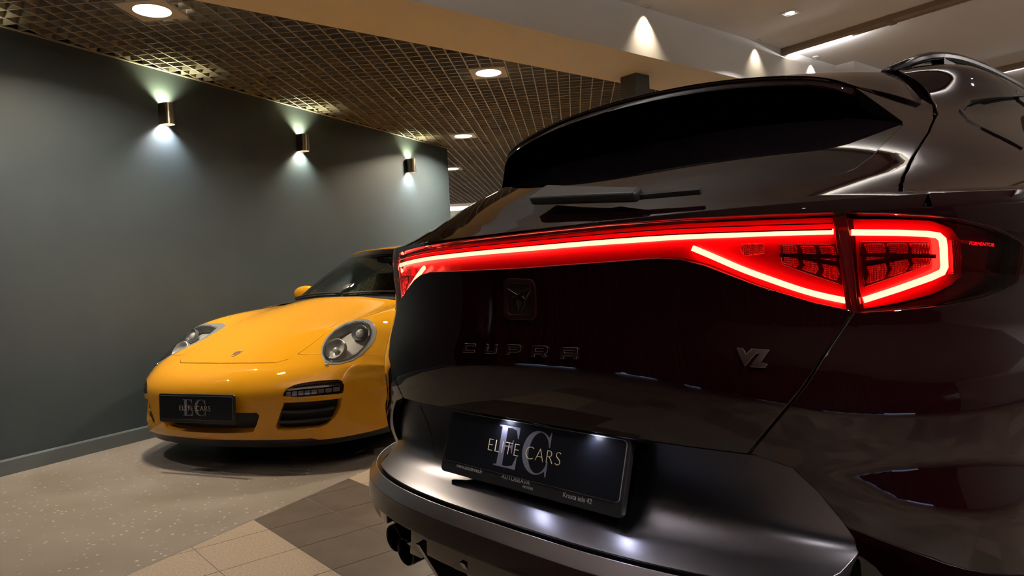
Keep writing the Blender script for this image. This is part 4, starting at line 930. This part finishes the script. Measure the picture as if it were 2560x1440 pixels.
# lamp outline split into lower and upper arcs between the two seam joints
def near(p): return min(range(len(lampo)), key=lambda i: math.hypot(lampo[i][0] - p[0], lampo[i][1] - p[1]))
i0, i1 = near(b1[1]), near(b2[0]); n_ = len(lampo)
arcA = [lampo[(i0 + k) % n_] for k in range((i1 - i0) % n_ + 1)]; arcB = [lampo[(i0 - k) % n_] for k in range((i0 - i1) % n_ + 1)]
upper, lower = (arcA, arcB) if np.mean([q[1] for q in arcA]) > np.mean([q[1] for q in arcB]) else (arcB, arcA)   # both run inner -> outer
vlow0 = nz(0, .176)[1]
bump_r = [(0, vlow0)] + low + [(.872, .03), (.872, .40)] + [b2[1]] + [(q[0], q[1] - .004) for q in lower[::-1]] + [(b1[0][0] + .012, b1[0][1] - .004)] + [(a, b - .0075) for a, b in hood[3::-1]] + [(0, hood[0][1] - .0075)]
mid = U_['n_mid']; mid_r = [(0, mid[-1][1])] + [q for q in mid[::-1] if q[0] > .05] + [(0, nz(0, .345)[1])]
yb = panel('front_bumper', NOSE, [sym(bump_r), U_['n_drl'], mir(U_['n_drl']), U_['n_side'], mir(U_['n_side']), sym(mid_r)], 'yellow_paint', SPC, .024, edge=.003, depth=.06)
hood_r = [(0, hood[0][1] + .003)] + [(a, b + .003) for a, b in hood[:3]] + hood[3:] + [(.685, 1.45), (.655, 1.60), (.60, 1.672), (.30, 1.682), (0, 1.684)]
panel('bonnet', NOSE, [sym(hood_r)], 'yellow_paint', SPC, .03, depth=.02, edge=.002)
strip_on('gap_seal', NOSE, mir(hood[:7])[::-1] + [(0, hood[0][1] - .002)] + hood[:7], .030, .003, 'seal', yb, -.016, 120)
fend_r = [(hood[3][0] + .006, hood[3][1]), (b1[0][0] + .016, b1[0][1] + .004)] + [(q[0], q[1] + .003) for q in upper] + [(b2[1][0], b2[1][1] + .004), (.872, .42), (.893, .42), (.893, 1.684), (.62, 1.684), (.665, 1.60), (.693, 1.45)] + [(a + .006, b) for a, b in hood[:3:-1]]
for s in (1, -1):
    f = (lambda l: mir(l)) if s < 0 else (lambda l: list(l))
    panel('front_wing', NOSE, [f(fend_r)], 'yellow_paint', SPC, .03, depth=.02, edge=.002)
    # headlamp
    hl = panel('headlamp', NOSE, [f(lampo), f(lens_)], 'lamp_grey', SPC, .012, off=.0025, edge=.002, depth=.05)
    panel('lamp_bowl', NOSE, [f(lens_)], 'reflector', hl, .02, off=-.055, depth=.003)
    panel('lens', NOSE, [f(lens_)], 'clear_lens', hl, .015, off=.009, edge=.003, depth=.02)
    cu_, cv_ = np.mean(np.array(lens_), 0)
    for k, (du, dvv, rad, off) in enumerate(((-.035, -.105, .062, -.030), (.030, .115, .046, -.026))):
        u, v = (cu_ + du) * s, cv_ + dvv; P = Vector(NOSE.pos(u, v)); N = Vector(nrm(NOSE, u, v)); N = (N + Vector((0, -.9, 0))).normalized(); M = Matrix.Translation(P + N * off) @ N.to_track_quat('Z', 'Y').to_matrix().to_4x4()
        bm = bmesh.new(); lathe(bm, [(.001, -.020), (rad * .45, -.016), (rad * .75, -.004), (rad * .95, .012), (rad, .016), (rad * 1.06, .012), (rad * 1.06, -.01)], M, 32); bm_obj('reflector_cup', bm, 'reflector' if k == 0 else 'lamp_grey', hl, True)
        bm = bmesh.new(); bmesh.ops.create_uvsphere(bm, u_segments=24, v_segments=14, radius=rad * (.30 if k == 0 else .62), matrix=M @ Matrix.Translation((0, 0, -.004)) @ Matrix.Diagonal((1, 1, .7, 1))); bm_obj('projector', bm, 'led_clear', hl, True)
    bot = lens_[min(range(len(lens_)), key=lambda i: lens_[i][1])]
    u, v = bot[0] * s * .985, bot[1] - .03; P = Vector(NOSE.pos(u, v)); bm = bmesh.new(); bmesh.ops.create_uvsphere(bm, u_segments=12, v_segments=8, radius=.011, matrix=Matrix.Translation(P)); bm_obj('washer_jet', bm, 'chrome', hl, True)
    # daytime light
    dl = panel('daytime_light', NOSE, [f(U_['n_drl'])], 'gloss_black', SPC, .014, off=-.030, depth=.003)
    D = np.array(U_['n_drl']); dc = D.mean(0); ins = [tuple(dc + (q - dc) * np.array([.955, .88])) for q in D]
    panel('lens', NOSE, [f(ins)], 'clear_lens', dl, .014, off=.000, edge=.002, depth=.01)
    uL, uR = D[:, 0].min(), D[:, 0].max(); vm = D[:, 1].min() + .028
    for k in range(8):
        u0 = uL + (uR - uL) * (.06 + .115 * k); u1 = u0 + (uR - uL) * .085
        panel('led', NOSE, [f([(u0, vm - .012), (u1, vm - .012), (u1, vm + .010), (u0, vm + .010)])], 'led_clear', dl, .012, off=-.012, edge=.002, depth=.012)
    strip_on('chrome_bar', NOSE, f([(uL + .02, vm + .022), ((uL + uR) / 2, vm + .026), (uR - .01, vm + .022)]), .010, .006, 'chrome', dl, -.014, 16)
    # side intake
    si = panel('side_intake', NOSE, [f(U_['n_side'])], 'seal', SPC, .03, off=-.055, depth=.003)
    for k in ('n_slat1', 'n_slat2'): strip_on('slat', NOSE, f(U_[k]), .014, .022, 'satin_black', si, -.040, 16)
mi = panel('lower_intake', NOSE, [sym(mid_r)], 'seal', SPC, .04, off=-.055, depth=.003)
# black chin under the bumper
lowz = [(0, vlow0 - .003)] + [(a, b - .003) for a, b in low] + [(.872, .022), (.872, .001), (.5, .001), (0, .001)]
panel('chin_spoiler', NOSE, [sym(lowz[::-1])], 'satin_black', SPC, .03, off=-.002, depth=.05)
bm = bmesh.new()
pts = [NOSE.pos(u, .001) for u in np.linspace(-.86, .86, 41)]; A = [bm.verts.new((p[0], p[1] + .004, p[2])) for p in pts]; Bq = [bm.verts.new((p[0] * .985, p[1] + .030, p[2] - .035)) for p in pts]; Cq = [bm.verts.new((p[0] * .9, p[1] + .20, p[2] - .010)) for p in pts]
for i in range(40): bm.faces.new((A[i], A[i + 1], Bq[i + 1], Bq[i])); bm.faces.new((Bq[i], Bq[i + 1], Cq[i + 1], Cq[i]))
bm_obj('chin_lip', bm, 'satin_black', SPC, True)
# crest
cv0 = U_['n_crest'][0][1] - .01; sh_ = [(-.023, .028), (0, .033), (.023, .028), (.024, -.004), (.014, -.026), (0, -.034), (-.014, -.026), (-.024, -.004)]
cr = panel('bonnet_crest', NOSE, [[(a, cv0 + b * 1.15) for a, b in sh_]], 'crest_gold', SPC, .01, off=.003, edge=.001, depth=.004)
for a0, a1, b0, b1_, mm in ((-.018, -.003, .004, .022, 'crest_red'), (.003, .018, -.020, -.002, 'crest_red'), (.003, .018, .004, .022, 'crest_black'), (-.014, -.003, -.020, -.002, 'crest_black')):
    panel('crest_field', NOSE, [[(a0, cv0 + b0), (a1, cv0 + b0), (a1, cv0 + b1_), (a0, cv0 + b1_)]], mm, cr, .008, off=.0042, edge=.0004, depth=.002)
# number plate
PPM = Matrix.Translation((0, -.028, .366)) @ Matrix.Rotation(math.radians(88), 4, 'X')
plate(SPC, PPM, False, .520, .128, holder_h=.004)
# ---- windscreen, roof, pillars
WS = Net([0, .3, .5, .66], [0, .5, 1.0],
         [[(0, 1.285, .906), (.30, 1.325, .900), (.50, 1.44, .884), (.645, 1.63, .866)],
          [(0, 1.68, 1.105), (.28, 1.71, 1.098), (.465, 1.81, 1.082), (.585, 1.96, 1.055)],
          [(0, 2.07, 1.268), (.26, 2.095, 1.263), (.43, 2.18, 1.248), (.53, 2.30, 1.222)]])
ws = panel('windscreen', WS, [[(-.66, 0), (.66, 0), (.66, 1), (-.66, 1)], [(-.56, .045), (.56, .045), (.555, .80), (.50, .86), (-.50, .86), (-.555, .80)]], 'tinted_glass', SPC, .05, off=0, edge=.002, depth=.006)
panel('windscreen_pane', WS, [[(-.56, .045), (.56, .045), (.555, .80), (.50, .86), (-.50, .86), (-.555, .80)]], 'cabin_glass', ws, .05, off=-.0005, edge=.0005, depth=.002)
RF = Net([0, .3, .5, .66], [0, .5, 1.0, 1.5],
         [[(0, 2.075, 1.276), (.26, 2.10, 1.271), (.44, 2.185, 1.256), (.545, 2.31, 1.228)], [(0, 2.55, 1.316), (.28, 2.56, 1.310), (.46, 2.58, 1.290), (.575, 2.62, 1.245)],
          [(0, 3.05, 1.255), (.28, 3.05, 1.248), (.46, 3.05, 1.225), (.60, 3.05, 1.165)], [(0, 3.75, 1.00), (.30, 3.75, .995), (.50, 3.74, .97), (.66, 3.72, .92)]])
panel('roof', RF, [[(-.66, 0), (.66, 0), (.66, .95), (-.66, .95)]], 'yellow_paint', SPC, .05, depth=.02)
panel('rear_window', RF, [[(-.58, .98), (.58, .98), (.55, 1.48), (-.55, 1.48)]], 'tinted_glass', SPC, .06, depth=.01)
for s in (1, -1):
    q = [WS.pos(s * .67, v) for v in np.linspace(0, 1, 9)] + [RF.pos(s * .66, v) for v in (.3, .6, .95, 1.4)]
    tube('roof_pillar', smoothpath(q, 30), .014, 'satin_black' if s < 0 else 'yellow_paint', SPC)
    V = [(s * .66, 1.70, .87), (s * .70, 3.6, .90), (s * .60, 3.05, 1.17), (s * .585, 2.62, 1.245), (s * .565, 2.31, 1.226)]
    mesh_obj('side_glass', V, [(0, 1, 2, 3, 4)], 'cabin_glass', SPC)
    # mirror
    bm = bmesh.new(); bmesh.ops.create_uvsphere(bm, u_segments=28, v_segments=16, radius=1, matrix=Matrix.Translation((s * .805, 1.98, .940)) @ Matrix.Rotation(s * math.radians(-12), 4, 'Z') @ Matrix.Diagonal((.105, .065, .062, 1)))
    for v in bm.verts:
        if v.co.y > 2.0: v.co.y = 2.0
    mr = bm_obj('door_mirror', bm, 'yellow_paint', SPC, True); tube('mirror_stalk', [(s * .78, 1.97, .90), (s * .72, 1.97, .875)], .022, 'satin_black', mr)
# tub between wing line and tail, doors, deck
sec = {1.27: (.893, .848, .58), 1.5: (.885, .862, .655), 1.9: (.875, .865, .68), 2.6: (.88, .88, .70), 3.2: (.92, .90, .70), 3.7: (.925, .90, .62), 4.1: (.88, .84, .55), 4.38: (.72, .70, .45)}
rows_ = []
for d, (wd_, zs_, rt_) in sec.items(): rows_.append([(rt_, d, zs_ + .006), (rt_ + (wd_ - rt_) * .55, d, zs_ - .02), (wd_ * .985, d, zs_ - .14), (wd_, d, .50), (wd_ * .985, d, .32), (wd_ * .93, d, .20)])
for s in (1, -1):
    f1 = nspline(list(sec), np.array(rows_)); dd_ = np.linspace(1.275, 4.38, 34); G_ = f1(dd_); f2 = nspline(np.arange(6.), G_.transpose(1, 0, 2)); Q = f2(np.linspace(0, 5, 19)).transpose(1, 0, 2); Q = Q * np.array([s, 1, 1])
    V = Q.reshape(-1, 3); Fc = [(i * 19 + j, i * 19 + j + 1, i * 19 + j + 20, i * 19 + j + 19) for i in range(33) for j in range(18)]
    if s < 0: Fc = [t_[::-1] for t_ in Fc]
    mesh_obj('flank', V, Fc, 'yellow_paint', SPC, True)
bm = bmesh.new(); hexa(bm, [(-.70, 3.7, .50), (.70, 3.7, .50), (.66, 4.37, .45), (-.66, 4.37, .45), (-.66, 3.7, .915), (.66, 3.7, .915), (.50, 4.37, .70), (-.50, 4.37, .70)]); bm_obj('engine_lid', bm, 'yellow_paint', SPC, True, bevel=.03, seg=4)
bm = bmesh.new(); hexa(bm, [(-.74, .42, .17), (.74, .42, .17), (.80, 4.2, .17), (-.80, 4.2, .17), (-.50, .42, .48), (.50, .42, .48), (.72, 4.2, .50), (-.72, 4.2, .50)]); bm_obj('floor_pan', bm, 'satin_black', SPC)
# cabin: dashboard, seats, cowl strip, wipers
bm = bmesh.new(); hexa(bm, [(-.60, 1.50, .70), (.60, 1.50, .70), (.62, 2.0, .70), (-.62, 2.0, .70), (-.50, 1.47, .905), (.50, 1.47, .905), (.60, 1.95, .90), (-.60, 1.95, .90)]); bm_obj('dashboard', bm, 'leather', SPC, True, bevel=.03, seg=3)
for s in (1, -1):
    bm = bmesh.new(); hexa(bm, [(s * .36 - .22, 2.35, .40), (s * .36 + .22, 2.35, .40), (s * .36 + .22, 2.55, .40), (s * .36 - .22, 2.55, .40), (s * .36 - .13, 2.60, 1.08), (s * .36 + .13, 2.60, 1.08), (s * .36 + .13, 2.68, 1.08), (s * .36 - .13, 2.68, 1.08)]); bm_obj('seat', bm, 'leather', SPC, True, bevel=.05, seg=4)
bm = bmesh.new(); bmesh.ops.create_uvsphere(bm, u_segments=16, v_segments=10, radius=1, matrix=Matrix.Translation((0, 2.0, 1.18)) @ Matrix.Diagonal((.10, .02, .03, 1))); bm_obj('inner_mirror', bm, 'satin_black', SPC, True)
V, Fc = sweep([WS.pos(u, -.02) + np.array([0, -.004, .000]) for u in np.linspace(-.64, .64, 40)], np.tile([0, -.35, .93], (40, 1)), .05, .004); mesh_obj('cowl', V, Fc, 'satin_black', SPC)
for a, b in (((-.50, .035), (.02, .055)), ((.05, .035), (.52, .06))):
    tube('wiper_arm', smoothpath([WS.pos(a[0] + (b[0] - a[0]) * t, a[1] + (b[1] - a[1]) * t + .012 * math.sin(t * 3)) + nrm(WS, 0, .1) * .012 for t in np.linspace(0, 1, 6)], 20), .006, 'satin_black', SPC)
for t in (1.20, 3.52):
    for s in (1, -1): wheel(SPC, s * (.755 if t < 2 else .78), t, .335, .335, s, .25, 'reflector')
